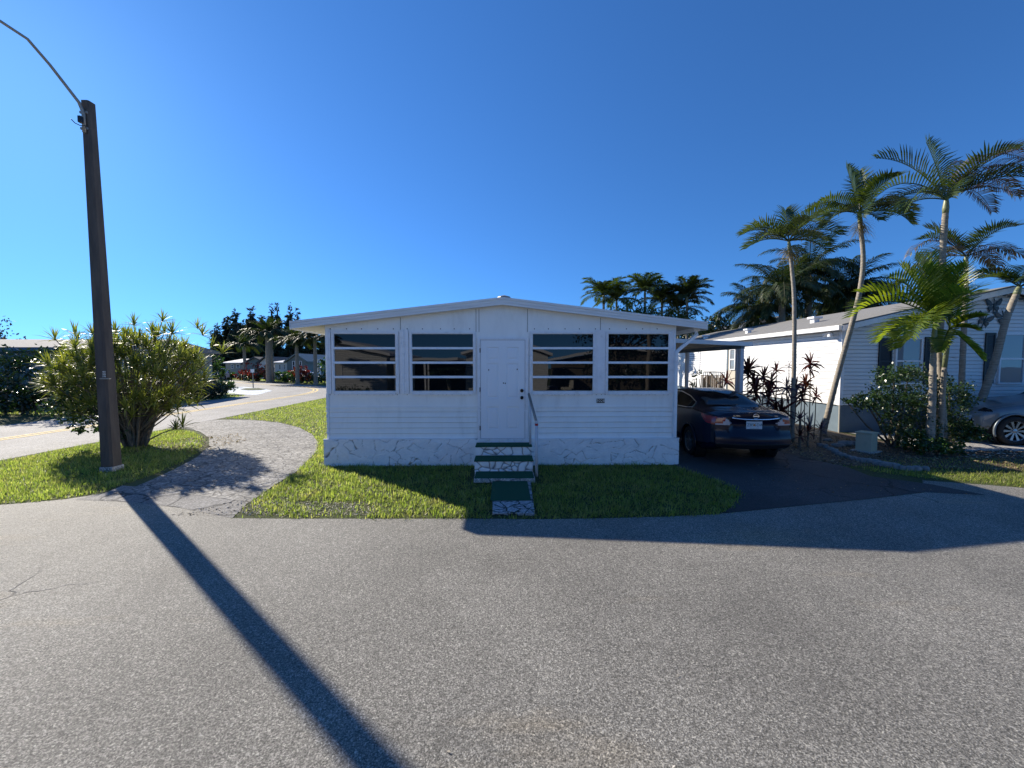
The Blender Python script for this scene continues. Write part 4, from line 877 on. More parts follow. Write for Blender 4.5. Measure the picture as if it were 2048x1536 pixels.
for px in (633.5, 639): x = P_(px, 50); MB().box((x - .06, 50, 0), (x + .06, 50.12, 2.7)).build('post', M['trim'], ar)
x = P_(636, 50); MB().box((x - .55, 49.8, 2.7), (x + .6, 50.4, 2.85)).build('top', M['trim'], ar)
fe = thing('picket_fence', (P_(624, 51), 51, 0), 'low white railing between the distant home and the arbor', 'fence')
m = MB(); x0, x1 = P_(614, 51), P_(632, 51); m.box((x0, 51, 1.0), (x1, 51.05, 1.08)); m.box((x0, 51, .25), (x1, 51.05, .32))
for i in range(14): x = x0 + (x1 - x0) * i / 13; m.box((x - .02, 51.01, .05), (x + .02, 51.04, 1.0))
m.build('rail', M['trim'], fe)
# far palms
def fpalm(px, Y, pyc, r, label, seed, n=15, m='frond_dark', tw=.16, lean=0, el=.35):
    x = P_(px, Y); zc = Zt(px, pyc, Y)
    fr = ringfronds(n, el, r, .38, seed, n=22, ll=.8, lw=.10, ldroop=.8, rad=.03) + ringfronds(7, 1.0, r * .8, .3, seed + 50, n=18, ll=.7, lw=.1, ldroop=.6, rad=.03)
    return palm('palm_tree', (x, Y, 0), [(x, Y, -.1), (x + lean * .5, Y, zc * .5), (x + lean, Y, zc)], tw * 1.3, tw, fr, m, label, 'palms in front of the far homes', seed=seed, shaft=.6)
fpalm(488.5, 52, 700, 2.6, 'small palm standing before the leftmost distant homes', 31)
fpalm(536, 45, 679, 3.0, 'left stem of the tall double palm by the road bend', 32, tw=.22, n=17); fpalm(541.5, 46, 677, 3.1, 'right stem of the tall double palm by the road bend', 33, tw=.22, n=17)
fpalm(593.5, 42, 694, 2.5, 'palm before the sage grey home near the road bend', 34, n=16); fpalm(630, 41, 687, 3.0, 'palm with long hanging fronds left of the white home corner', 35, n=19)
fpalm(656, 40, 690, 2.4, 'palm mostly hidden behind the left corner of the white home', 36, n=14)
# far shrubs, reds and greens
fs = [(434, 56, 'bushleaf', 1.0, 1.3), (444, 55, 'hedge', 1.2, 1.5), (456, 54, 'bushleaf_mid', .9, 1.1), (478, 53, 'redleaf', .8, 1.2), (495, 50, 'hedge', 1.3, 1.4), (507, 49, 'redleaf', 1.2, 2.4), (513, 50, 'bushleaf_mid', 1.0, 1.5), (530, 48, 'ti_orange', .8, 2.1), (532.5, 47, 'redleaf', .55, 2.4), (567, 46, 'bushleaf_mid', .9, 1.2), (579, 48, 'redleaf', .7, 1.4), (586, 45, 'bushleaf', 1.0, 1.4), (601, 44, 'redleaf', .9, 2.0), (648, 43, 'bushleaf_mid', .9, 3.1), (560, 52, 'bushleaf', .8, .9), (621, 44, 'hedge', 1.4, .9)]
names = ['low green bush left of the far white roofed home', 'dark rounded bush before the leftmost far home', 'mid green bush by the parked pale car', 'red leaved shrub at the pale car', 'dark mound of shrubs at the foot of the small palm', 'tall coppery shrub between the small palm and the sign pole', 'green shrub right of the coppery one', 'orange shrub left of the double palm', 'narrow red shrub touching the double palm trunk', 'spiky green plant before the white sided home', 'pinkish shrub at the corner of the sage grey home', 'dark green shrub under the sage grey gable', 'bright red shrub right of the palm by the sage home', 'yellow green tall shrub at the left edge of the white home', 'low hedge bit before the white sided home', 'dark low hedge under the long hanging palm']
for i, ((px, Y, mm_, r, h), nm) in enumerate(zip(fs, names)):
    bush('garden_shrub', (P_(px, Y), Y), [(0, 0, h * .6, r, r * .8, h * .42), (r * .4, 0, h * .35, r * .7, r * .6, h * .3)], 420, .26, M[mm_], nm, 'shrub', 'garden shrubs of the far homes', seed=60 + i, stems=3)
bush('round_bush', (G(410, 799)[0], 23.6), [(0, 0, .62, .95, .8, .55), (-.7, 0, .5, .7, .7, .45)], 3600, .11, M['hedge'], 'dark round bush beyond the side road, left of the lighter one', 'bush', seed=41)
bush('round_bush', (G(450, 789)[0], 27.0), [(0, 0, .62, .62, .6, .42), (.25, 0, .55, .5, .5, .38)], 2400, .11, M['bushleaf_mid'], 'lighter green round bush with visible stems beside the loop drive', 'bush', seed=42)
gx, gy = G(425, 768)[0], 34
bush('garden_shrub', (P_(427, 38), 38), [(0, 0, 2.4, .8, .8, .8), (.3, 0, 1.4, .6, .6, .8)], 900, .22, M['bushleaf_mid'], 'slim yellow green shrub tree right behind the island shrub', 'shrub', seed=43)
sg = thing('road_sign', (G(506.5, 776)[0], G(506.5, 776)[1], 0), 'small white sign on a thin post standing in the loop drive island', 'sign')
x, y = G(506.5, 776); MB().box((x - .03, y - .03, 0), (x + .03, y + .03, Zt(506, 741, y))).build('post', M['galv'], sg)
z1 = Zt(506, 741, y); MB().box((x - .16, y - .05, z1 - .18), (x + .16, y - .032, z1 + .12)).build('panel', M['trim'], sg)

# ------------------------------------------------------------------ cars
def interp(tab, y):
    xs_ = [a for a, _ in tab]; ys_ = [b for _, b in tab]; return np.interp(y, xs_, ys_)
def smooth_tab(tab, y, k=.09):
    return sum(interp(tab, y + d) for d in (-k, -k / 2, 0, k / 2, k)) / 5
def make_car(name, loc, rz, label, paint, P, badge=False, plate=None, simple=False, group=None):
    t = thing(name, loc, label, 'car', group, rz); L = P['L']
    ny = 60 if simple else 230; y = np.unique(np.concatenate([np.linspace(0, L, ny), np.linspace(0, .3, 14), np.linspace(L - .3, L, 14)]))
    w_ = smooth_tab(P['w'], y, .04); zb = smooth_tab(P['zb'], y); zc = smooth_tab(P['zc'], y, .10); g = np.clip((zc - zb - .08) / .22, 0, 1); g = g * g * (3 - 2 * g)
    def prof(i):
        W, B, Cc, gg = w_[i], zb[i], zc[i], g[i]; re = P['roofw']; zlow = P['low'] + .12 * max(0, (.35 - y[i]) / .35) + .10 * max(0, (y[i] - L + .4) / .4)
        ex = W * .80 * (1 - gg) + re * gg; ez = (B * .5 + Cc * .5) * (1 - gg) + (Cc - .075) * gg
        return [(W * .70, zlow), (W * .95, zlow + .02), (W * .995, zlow + .16), (W, .42), (W * .992, .58), (W * .985, B * .82), (W * .975, B * .92), (W * .945, B - .015), (W * .90 * (1 - gg) + W * .92 * gg, B * (1 - .25 * (1 - gg)) + .25 * (1 - gg) * Cc + .015 * gg),
                (ex * .75 + W * .92 * .25 if gg > 0 else ex, ez * .75 + (B + .01) * .25), (ex, ez), (ex * .86, ez * .35 + Cc * .65), (ex * .62, ez * .06 + Cc * .94), (ex * .3, Cc - .004), (0, Cc)]
    sub = 2 if simple else 4; V = []; m_ = None
    for i in range(len(y)):
        p = np.array(prof(i)); k = len(p); tt = np.linspace(0, k - 1, (k - 1) * sub + 1); 
        q = np.stack([np.interp(tt, range(k), p[:, 0]), np.interp(tt, range(k), p[:, 1])], 1)
        for _ in range(2): q[1:-1] = q[1:-1] * .5 + (q[:-2] + q[2:]) * .25
        h = np.concatenate([q, (q[:-1] * [-1, 1])[::-1]]); m_ = len(h); V.append(np.stack([h[:, 0], np.full(m_, y[i]), h[:, 1]], 1))
    V = np.array(V)                              # ny, m, 3
    mid = (m_ - 1) // 2; F_ = []; cls = []
    wc = P['wheels']; WR = P['wr']
    idx = np.arange(V.shape[0] * m_).reshape(V.shape[0], m_)
    verts = V.reshape(-1, 3).tolist()
    def classify(c, nrm):
        x, yy, z = abs(c[0]), c[1], c[2]
        for wy in wc:
            if x > w_.max() * .72 and (yy - wy) ** 2 + (z - WR) ** 2 < (WR + .055) ** 2 and z < WR * 2.4: return None
        if abs(nrm[0]) > .45 and inpoly(np.array([yy]), np.array([z]), P['dlo'])[0]:
            for pi_, (py_, pw) in enumerate(P['pill']):
                if abs(yy - py_ - (z - 1.1) * .15) < pw: return 'pillar_%s%d' % ('l' if c[0] < 0 else 'r', pi_)
            return 'side_window_l' if c[0] < 0 else 'side_window_r'
        if nrm[2] > .2 and P['rg'][0] < yy < P['rg'][1] and x < np.interp(yy, P['rg'][:2], P['rg'][2:]): return 'rear_window'
        if nrm[2] > .2 and P['wg'][0] < yy < P['wg'][1] and x < np.interp(yy, P['wg'][:2], P['wg'][2:]): return 'windscreen'
        if P.get('tl') and x > .42:
            u = yy + max(0, (w_.max() - x)) * 0
            if inpoly(np.array([yy]), np.array([z]), P['tl'])[0]: return 'tail_light_l' if c[0] < 0 else 'tail_light_r'
        if P.get('hl') and yy > P['hl'][0] and x > P['hl'][1] and P['hl'][2] < z < P['hl'][3] + (L - yy) * -.12: return 'head_light_l' if c[0] < 0 else 'head_light_r'
        return 'body'
    bk = {}
    for i in range(V.shape[0] - 1):
        for j in range(m_ - 1):
            f = (idx[i, j], idx[i, j + 1], idx[i + 1, j + 1], idx[i + 1, j]); a, b, c, d = (V[i, j], V[i, j + 1], V[i + 1, j + 1], V[i + 1, j])
            n_ = np.cross(c - a, d - b); l = np.linalg.norm(n_); n_ = -n_ / l if l > 1e-9 else n_
            if n_[2] < 0 and (a[2] > .8): n_ = -n_
            k = classify((a + b + c + d) / 4, n_)
            if k: bk.setdefault(k, []).append(f)
    # rear and front faces
    for end, i in ((0, 0), (1, V.shape[0] - 1)):
        base = len(verts); T = 24 if simple else 44; half = V[i][:mid + 1]
        for q in half:
            for s in range(T + 1):
                u = -1 + 2 * s / T; z = q[2]; bul = (1 - abs(u) ** 2.4) * (.10 if end == 0 else .12)
                rec = .05 * math.exp(-((z - .84) / .12) ** 2) * (1 if abs(u * q[0]) < .42 else max(0, 1 - (abs(u * q[0]) - .42) / .08)) if end == 0 and not simple else 0
                bump = .045 * math.exp(-((z - .52) / .14) ** 4)
                yy = V[i][0][1] + (-(bul + bump) + rec if end == 0 else bul + bump)
                verts.append([u * q[0], yy, z])
        for j in range(mid):
            for s in range(T):
                f = (base + j * (T + 1) + s, base + j * (T + 1) + s + 1, base + (j + 1) * (T + 1) + s + 1, base + (j + 1) * (T + 1) + s)
                cx = sum(verts[k][0] for k in f) / 4; cz = sum(verts[k][2] for k in f) / 4; k = 'body'
                if end == 0 and P.get('tlr') and inpoly(np.array([abs(cx)]), np.array([cz]), P['tlr'])[0]: k = ('tail_light_l' if cx < 0 else 'tail_light_r') + ('_c' if abs(cx) < P['tlc'] - (cz - .85) * .6 or cz < .865 else '')
                if end == 0 and cz < P['low'] + .23: k = 'lower_b'
                if end == 1 and .35 < cz < .62 and abs(cx) < .5: k = 'lower_f'
                if end == 1 and P.get('hl') and abs(cx) > P['hl'][1] and P['hl'][2] < cz < P['hl'][3]: k = 'head_light_l' if cx < 0 else 'head_light_r'
                bk.setdefault(k, []).append(f)
    nm = {'body': ('body', paint), 'pillar_l0': ('door_pillar', 'black'), 'pillar_l1': ('door_pillar', 'black'), 'pillar_r0': ('door_pillar', 'black'), 'pillar_r1': ('door_pillar', 'black'), 'lower_b': ('lower_bumper', 'black'), 'lower_f': ('lower_grille', 'black'), 'side_window_l': ('side_window', 'carglass'), 'side_window_r': ('side_window', 'carglass'), 'rear_window': ('rear_window', 'carglass'), 'windscreen': ('windscreen', 'carglass'),
          'tail_light_l': ('tail_light', 'taillight'), 'tail_light_r': ('tail_light', 'taillight'), 'tail_light_l_c': ('tail_light_lens', 'lens_clear'), 'tail_light_r_c': ('tail_light_lens', 'lens_clear'), 'head_light_l': ('headlight', 'carglass'), 'head_light_r': ('headlight', 'carglass')}
    made = {}
    for k, fs_ in sorted(bk.items()):
        used = sorted({a for f in fs_ for a in f}); mp = {a: i for i, a in enumerate(used)}; mb = MB(); mb.v = [tuple(verts[a]) for a in used]; mb.f = [tuple(mp[a] for a in f) for f in fs_]; mb.mi = [0] * len(mb.f)
        par = made.get(k[:-2], t) if k.endswith('_c') else t
        made[k] = mb.build(nm[k][0], M[nm[k][1]], par, local=True, smooth=True)
        if k == 'body':
            import bmesh; bm = bmesh.new(); bm.from_mesh(made[k].data); bmesh.ops.remove_doubles(bm, verts=bm.verts, dist=.0008); bmesh.ops.recalc_face_normals(bm, faces=bm.faces); bm.to_mesh(made[k].data); bm.free()
    W = float(w_.max())
    MB().box((-W * .8, .45, P['low'] + .02), (W * .8, L - .45, P['low'] + .25)).build('underbody', M['black'], t, local=True)
    for wy in wc:
        for sg_ in (-1, 1):
            x0 = sg_ * (W - .02); c_ = (x0 - sg_ * .21, wy, WR)
            def rx(r, h): return (r, h * sg_)
            xw_ = float(np.interp(wy, y, w_)) - .012; MB().tube([(sg_ * xw_, wy + (WR + .062) * math.cos(q), WR + (WR + .062) * math.sin(q)) for q in np.linspace(-.35, math.pi + .35, 26)], .026, 6).build('arch_lip', M[paint], t, local=True, smooth=True)
            tw = MB().lathe(c_, [rx(WR * .66, 0), rx(WR * .94, .0), rx(WR, .03), rx(WR, .18), rx(WR * .95, .205), rx(WR * .70, .21), rx(WR * .66, .18)], 36, axis='x', caps=False).build('wheel', M['tyre'], t, local=True, smooth=True)
            rm_ = MB(); rm_.lathe(c_, [rx(WR * .70, .205), rx(WR * .66, .19), rx(WR * .64, .12)], 36, axis='x', caps=False); rm_.mi = [0] * len(rm_.f)
            ns = P.get('spokes', 10)
            for k in range(ns):
                q = 2 * math.pi * k / ns; 
                for (r0_, r1_, hw_) in ((WR * .10, WR * .66, WR * .045),):
                    dy, dz = math.cos(q), math.sin(q); ty, tz = -dz, dy; X0 = x0 - sg_ * .03; w0 = hw_ * .8; w1 = hw_ * 1.8
                    a = [(X0, wy + dy * r0_ + ty * s * w0, WR + dz * r0_ + tz * s * w0) for s in (-1, 1)]; b = [(X0 + sg_ * .012, wy + dy * r1_ + ty * s * w1, WR + dz * r1_ + tz * s * w1) for s in (-1, 1)]
                    X2 = -sg_ * .03
                    rm_.add(a + b + [(p[0] + X2, p[1], p[2]) for p in a + b], [(0, 1, 3, 2), (4, 6, 7, 5), (0, 2, 6, 4), (1, 5, 7, 3)])
            rm_.lathe((x0 - sg_ * .02, wy, WR), [(WR * .13, -.03 * sg_), (WR * .13, .0), (WR * .05, .006 * sg_), (0, .006 * sg_)], 14, axis='x')
            rm_.build('rim', M['alloy'], tw, local=True)
            MB().lathe((x0 - sg_ * .2, wy, WR), [(WR * .62, 0), (WR * .62, .03 * sg_), (0, .03 * sg_)], 20, axis='x').build('brake_disc', M['black'], tw, local=True)
            # inner arch
            MB().lathe((x0 - sg_ * .26, wy, WR), [(WR + .075, 0), (WR + .075, .24 * sg_)], 32, axis='x', caps=False).build('wheel_arch', M['black'], t, local=True)
    for sg_ in (-1, 1):
        my = P['mirror']; MB().lathe((sg_ * (W + .04), my, .98), [(0, -.06), (.07, -.05), (.09, 0), (.08, .05), (0, .07)], 10, axis='y').build('mirror', M[paint], t, local=True, smooth=True)
        if not simple:
            for hy in P['handles']: MB().box((sg_ * (W * .985) - .012, hy, .845), (sg_ * (W * .985) + .02, hy + .16, .875)).build('door_handle', M['chrome'], t, local=True, bevel=.006)
            # bright window surround
            pts = []
            for (a, b) in P['dlo'] + [P['dlo'][0]]:
                i = int(np.argmin(abs(y - a))); q = V[i][:mid + 1]; j = int(np.argmin(abs(q[6 * sub:, 1 + 1] - b))) + 6 * sub; pts.append((sg_ * (q[j][0] + .006), a, b))
            MB().tube(pts, .011, 5, cap=False).build('window_trim', M['chrome'], t, local=True)
    if plate:
        yb = -.055
        MB().box((-.155, yb - .012, .765), (.155, yb - .002, .925)).build('licence_plate', M['plate'], t, local=True)
        pl = made.get('x', t)
        text('plate_text', plate[:3], .085, (-.075, yb - .014, .845), (math.pi / 2, 0, 0), M['plate_green'], t, local=True, ext=.0006)
        text('plate_text', plate[3:], .085, (.082, yb - .014, .845), (math.pi / 2, 0, 0), M['plate_green'], t, local=True, ext=.0006)
        text('plate_text', 'SUNSHINE STATE', .022, (0, yb - .014, .782), (math.pi / 2, 0, 0), M['plate_green'], t, local=True, ext=.0006)
        MB().lathe((0, yb - .013, .845), [(.022, 0), (.022, -.002), (0, -.002)], 12, axis='y').build('plate_emblem', M['plate_orange'], t, local=True)
        # chrome bar, badge ring, lettering
        m = MB(); pts = [(x, -.10 - .06 * (1 - (abs(x) / .75) ** 2.4) + .05 - .012, .962 + .03 * (abs(x) / .45) ** 3) for x in np.linspace(-.46, .46, 15)]; m.tube(pts, .018, 6); m.build('chrome_bar', M['chrome'], t, local=True, smooth=True)
        m = MB(); n = 24; rr = .045; cyy = -.118
        ring = [(rr * 1.15 * math.cos(2 * math.pi * k / n), cyy, 1.03 + rr * math.sin(2 * math.pi * k / n)) for k in range(n + 1)]; m.tube(ring, .006, 5, cap=False); m.box((-.062, cyy - .008, 1.020), (.062, cyy + .006, 1.040)); m.build('emblem', M['chrome'], t, local=True)
        text('badge_text', 'ALTIMA', .04, (-.36, -.085, 1.03), (math.pi / 2, 0, R(-4)), M['chrome'], t, local=True); text('badge_text', '2.5 S', .034, (.42, -.075, 1.03), (math.pi / 2, 0, R(5)), M['chrome'], t, local=True)
    return t
SEDAN = dict(L=4.8, low=.24, roofw=.60, wheels=(.94, 3.74), wr=.33, mirror=3.25, handles=(1.62, 2.55), spokes=9,
    w=[(0, .74), (.06, .81), (.22, .88), (.8, .912), (2.4, .915), (4.0, .90), (4.45, .83), (4.7, .70), (4.8, .58)],
    zb=[(0, .99), (.3, 1.05), (1.0, 1.05), (2, .99), (3.4, .95), (4.1, .85), (4.6, .72), (4.8, .62)],
    zc=[(0, 1.085), (.1, 1.125), (.55, 1.13), (.7, 1.15), (1.0, 1.27), (1.3, 1.38), (1.6, 1.44), (2.1, 1.475), (2.6, 1.46), (3.0, 1.39), (3.4, 1.2), (3.75, 1.0), (4.2, .92), (4.6, .80), (4.8, .66)],
    dlo=[(.98, 1.10), (1.12, 1.20), (1.5, 1.315), (2.1, 1.385), (2.6, 1.37), (3.0, 1.28), (3.5, 1.03), (2.0, 1.045), (1.2, 1.075)], pill=[(2.22, .045), (1.28, .02)],
    rg=(.66, 1.56, .66, .50), wg=(2.98, 3.72, .52, .66), tl=[(-.1, .84), (-.1, .99), (.22, 1.015), (.42, 1.03), (.30, .93), (.12, .84)], tlr=[(.48, .83), (.44, .88), (.56, .99), (1.0, 1.01), (1.0, .84)], tlc=.62, hl=(4.35, .45, .6, .78))
make_car('parked_sedan', (5.05, 7.72, 0), R(-4.0), 'dark blue four door sedan parked under the carport, seen from behind', 'carpaint', SEDAN, plate='Z855DA')
SUV = dict(L=4.65, low=.30, roofw=.64, wheels=(.95, 3.97), wr=.37, mirror=2.4, handles=(1.5, 2.4), spokes=10,
    w=[(0, .78), (.1, .86), (.8, .925), (2.4, .93), (3.8, .92), (4.3, .85), (4.55, .72), (4.65, .6)],
    zb=[(0, 1.08), (1.0, 1.12), (3.2, 1.07), (3.9, 1.00), (4.35, .90), (4.65, .72)],
    zc=[(0, 1.1), (.06, 1.3), (.35, 1.6), (1.2, 1.70), (1.9, 1.70), (2.2, 1.58), (2.65, 1.22), (3.9, 1.08), (4.35, .97), (4.65, .78)],
    dlo=[(.5, 1.18), (.7, 1.5), (1.2, 1.57), (1.9, 1.57), (2.15, 1.46), (2.5, 1.18)], pill=[(1.2, .05), (2.1, .05)], rg=(.08, .32, .6, .6), wg=(2.1, 2.62, .55, .7), tl=[(-.1, .95), (-.1, 1.2), (.25, 1.15), (.25, 1.0)], hl=(4.36, .55, .84, .97))
make_car('parked_suv', (17.0, 9.5, .013), R(78), 'silver grey suv nose in the shade before the neighbour home at the right edge', 'carpaint_s', SUV)
q = P_(470, 55); make_car('distant_car', (q, 53, 0), R(160), 'pale car parked before the leftmost distant home', 'carpaint_w', SUV, simple=True)
q = P_(650, 52); make_car('distant_car', (q, 50, 0), R(95), 'pale car parked behind the white arbor at the white home corner', 'carpaint_w', SEDAN, simple=True)
#__PART4__

# ------------------------------------------------------------------ neighbour home
NY = 11.5; c0 = at(1681, 760, NY); NX = c0.x
nh = thing('neighbour_home', (NX + 4.9, NY + 6, 0), 'large white sided home with black shutters and grey shingle roof on the right', 'house')
ze = at(1681, 655, NY).z; pk = at(2001, 584, NY); slope = (pk.z - ze) / (pk.x - NX); NXR = 2 * pk.x - NX; NBY = 27
zs = at(1683, 810, NY).z
def gtop(z):
    if z <= ze: return (NX, NXR)
    if z >= pk.z - .02: return None
    return (NX + (z - ze) / slope, NXR - (z - ze) / slope)
mb = MB(); siding_wall(mb, 'x', NY, 0, 0, zs, gtop, -1, .113, .014); siding_wall(mb, 'y', NX, NY, NBY, zs, ze + .02, -1, .113, .014)
mb.prismY([(NX + .015, zs), (NXR - .01, zs), (NXR - .01, ze), (pk.x, pk.z - .02), (NX + .015, ze)], NY + .015, NBY); mb.build('wall', M['siding_n'], nh)
MB().box((NX + .03, NY + .03, -.05), (NXR - .03, NBY - .03, zs - .001)).build('skirting', M['skirt_n'], nh)
MB().box((NX - .03, NY - .03, zs - .01), (NX + .07, NY - .0, ze + .03)).box((NX - .03, NY, zs - .01), (NX - .001, NY + .07, ze + .02)).build('corner_trim', M['trim'], nh)
rx = NX - .28; rz = ze - .28 * slope; th = .05; OY = NY - .30
def rslab(a, b):
    return MB().add([(a[0], OY, a[1]), (b[0], OY, b[1]), (b[0], OY, b[1] + th), (a[0], OY, a[1] + th), (a[0], NBY + .3, a[1]), (b[0], NBY + .3, b[1]), (b[0], NBY + .3, b[1] + th), (a[0], NBY + .3, a[1] + th)],
                     [(0, 1, 2, 3), (7, 6, 5, 4), (3, 2, 6, 7), (1, 0, 4, 5), (0, 3, 7, 4), (2, 1, 5, 6)])
up = .085
nr = rslab((rx, rz + up), (pk.x, pk.z + up)); nr.add(*[(m_.v, m_.f) for m_ in [rslab((pk.x, pk.z + up), (2 * pk.x - rx, rz + up))]][0]); nro = nr.build('roof', M['shingle'], nh)
# rake boards with scalloped trim, gutter
mb = MB()
for a, b in (((rx, rz - .07), (pk.x, pk.z - .07)), ((pk.x, pk.z - .07), (2 * pk.x - rx, rz - .07))):
    mb.add([(a[0], OY - .03, a[1]), (b[0], OY - .03, b[1]), (b[0], OY - .03, b[1] + .16), (a[0], OY - .03, a[1] + .16), (a[0], OY - .002, a[1]), (b[0], OY - .002, b[1]), (b[0], OY - .002, b[1] + .16), (a[0], OY - .002, a[1] + .16)], [(0, 1, 2, 3), (3, 2, 6, 7), (1, 0, 4, 5), (0, 3, 7, 4), (2, 1, 5, 6), (7, 6, 5, 4)])
mb.build('rake_board', M['trim'], nro)
mb = MB(); nsc = 56
for i in range(nsc):
    xa, xb = rx + .3 + (2 * (pk.x - rx) - .6) * i / nsc, rx + .3 + (2 * (pk.x - rx) - .6) * (i + 1) / nsc; xm = (xa + xb) / 2; zt_ = pk.z - .07 - abs(xm - pk.x) * slope; r_ = (xb - xa) / 2 * .96
    mb.prismY([(xm + r_ * math.cos(q), zt_ + .02 - r_ * .75 * math.sin(q)) for q in [math.pi * k / 6 for k in range(7)]], NY - .05, NY - .03)
mb.build('scalloped_trim', M['skirt_n'], nro)
MB().box((rx - .10, OY, rz - .03), (rx + .0, NBY + .3, rz + .10)).build('gutter', M['trim'], nro)
MB().box((rx + .0, OY + .01, rz - .02), (NX - .03, NBY, rz + .02)).build('soffit', M['trim'], nro)
for px, py, s_, nm in ((1630, 627, .17, 'roof_vent'), (1497, 652, .15, 'roof_vent'), (1412, 662, .15, 'roof_vent')):
    r = ray(px, py); xx = NX + (1.5 if px > 1600 else .8); t_ = xx / r.x; yv = r.y * t_; zr = rz + up + th + (xx - rx) * slope
    MB().box((xx - s_ * .6, yv - s_ * .6, zr - .05), (xx + s_ * .6, yv + s_ * .6, zr + s_ * .8)).box((xx - s_, yv - s_, zr + s_ * .8), (xx + s_, yv + s_, zr + s_ * 1.25)).build(nm, M['trim'], nro, bevel=.01)
def sideY(px): r = ray(px, 730); return r.y * NX / r.x
def sideZ(px, py): r = ray(px, py); return CH + r.z * NX / r.x
simple_window(nh, 'y', NX, sideY(1401), sideY(1378.5), sideZ(1390, 749), sideZ(1390, 700), -1, ('trim', 'glass_n'))
ya, yb = sideY(1477), sideY(1458.5)
fr = MB().box((NX - .05, ya, zs), (NX + .01, yb, sideZ(1466, 694))).build('side_door', M['soffit'], nh)
simple_window(fr, 'y', NX - .051, sideY(1474), sideY(1463), sideZ(1468, 740), sideZ(1468, 698), -1, ('trim', 'glass_n'))
MB().box((NX - .07, yb - .0, zs), (NX + .005, yb + .10, sideZ(1466, 692))).build('door_trim', M['skirt_n'], nh)
# front windows and shutters
def shutter(px0, px1, py0, py1):
    a, b = at(px0, py1, NY), at(px1, py0, NY); m = MB(); x0, x1, z0, z1 = a.x, b.x, a.z, b.z; m.box((x0, NY - .040, z0), (x1, NY - .030, z1))
    for q in ((x0, x0 + .05, z0, z1), (x1 - .05, x1, z0, z1)): m.box((q[0], NY - .055, q[2]), (q[1], NY - .035, q[3]))
    zm = (z0 + z1) / 2
    for q in (z0, zm - .03, z1 - .06): m.box((x0 + .05, NY - .055, q), (x1 - .05, NY - .035, q + .06))
    n_ = 26
    for i in range(n_):
        z = z0 + .07 + (z1 - z0 - .14) * i / n_
        m.quad((x0 + .05, NY - .052, z), (x1 - .05, NY - .052, z), (x1 - .05, NY - .037, z + .03), (x0 + .05, NY - .037, z + .03))
    m.build('shutter', M['shutter'], nh)
for a, b, c_, d_ in ((1752, 1783, 676, 770), (1843, 1872, 674, 769), (1962.5, 1989, 665.5, 767)): shutter(a, b, c_, d_)
a, b = at(1784, 768, NY), at(1842, 676, NY); simple_window(nh, 'x', NY - .028, a.x, b.x, a.z, b.z, -1)
a, b = at(1990, 768, NY), at(2048, 667, NY); simple_window(nh, 'x', NY - .028, a.x, b.x, a.z, b.z, -1); shutter(2050, 2078, 664, 768)
fl = MB(); q = at(1668, 648, NY); fl.tube([(NX - .06, NY + .25, ze - .1), (NX - .2, NY + .2, ze - .16)], .012, 5); fl.lathe((NX - .2, NY + .2, ze - .26), [(.02, .12), (.06, .09), (.075, .0), (0, 0)], 10).build('floodlight', M['trim'], nh)
MB().tube([(NX - .06, NY + .35, ze - .12), (NX - .18, NY + .5, ze - .2)], .05, 8).build('floodlight', M['trim'], nh)
MB().tube([(NX - .04, NY - .05, zs), (NX - .04, NY - .06, .0)], .02, 6).build('drain_pipe', M['soffit'], nh)
def butterfly(px, py, s_, rot, mat_, label):
    c = at(px, py, NY - .04); t = thing('wall_butterfly', (c.x, NY - .035, c.z), label, 'wall decoration', 'butterflies on the neighbour gable'); t.rotation_euler = (0, rot, 0)
    b = MB(); b.tube([(0, -.01, -.09 * s_ * 4), (0, -.015, .07 * s_ * 4)], .012, 6); b.tube([(0, -.01, .06 * s_ * 4), (-.04, -.012, .11 * s_ * 4)], .004, 4); b.tube([(0, -.01, .06 * s_ * 4), (.04, -.012, .11 * s_ * 4)], .004, 4); b.build('body', M['black'], t, local=True)
    for sg_ in (-1, 1):
        for nm, pl in (('fore_wing', [(.01, .02), (.10, .16), (.27, .30), (.30, .22), (.26, .08), (.20, .0), (.08, -.02)]), ('hind_wing', [(.01, -.02), (.09, -.03), (.18, -.03), (.20, -.12), (.16, -.20), (.15, -.30), (.12, -.22), (.05, -.18)])):
            P = [(sg_ * x * s_ * 1.25, z * s_ * 1.1) for x, z in pl]; 
            if sg_ < 0: P = P[::-1]
            w_ = MB().prismY(P, -.012, -.004).build(nm, M['black'], t, local=True)
            cx, cz = sum(p[0] for p in P) / len(P), sum(p[1] for p in P) / len(P)
            MB().prismY([(cx + (p[0] - cx) * .62, cz + (p[1] - cz) * .62) for p in P], -.017, -.0125).build('wing_patch', M[mat_], w_, local=True)
butterfly(1987, 611, .70, 0, 'wing', 'uppermost grey butterfly ornament on the white gable'); butterfly(1969, 640, .68, .35, 'orange_wing', 'lower left orange butterfly ornament on the white gable'); butterfly(2006, 634, .68, -.2, 'orange_wing', 'lower right butterfly ornament half behind the leaning palm trunk')
db = thing('back_home', (NX + 8, 33, 0), 'dark roofed home just showing behind the ridge of the white sided home', 'house')
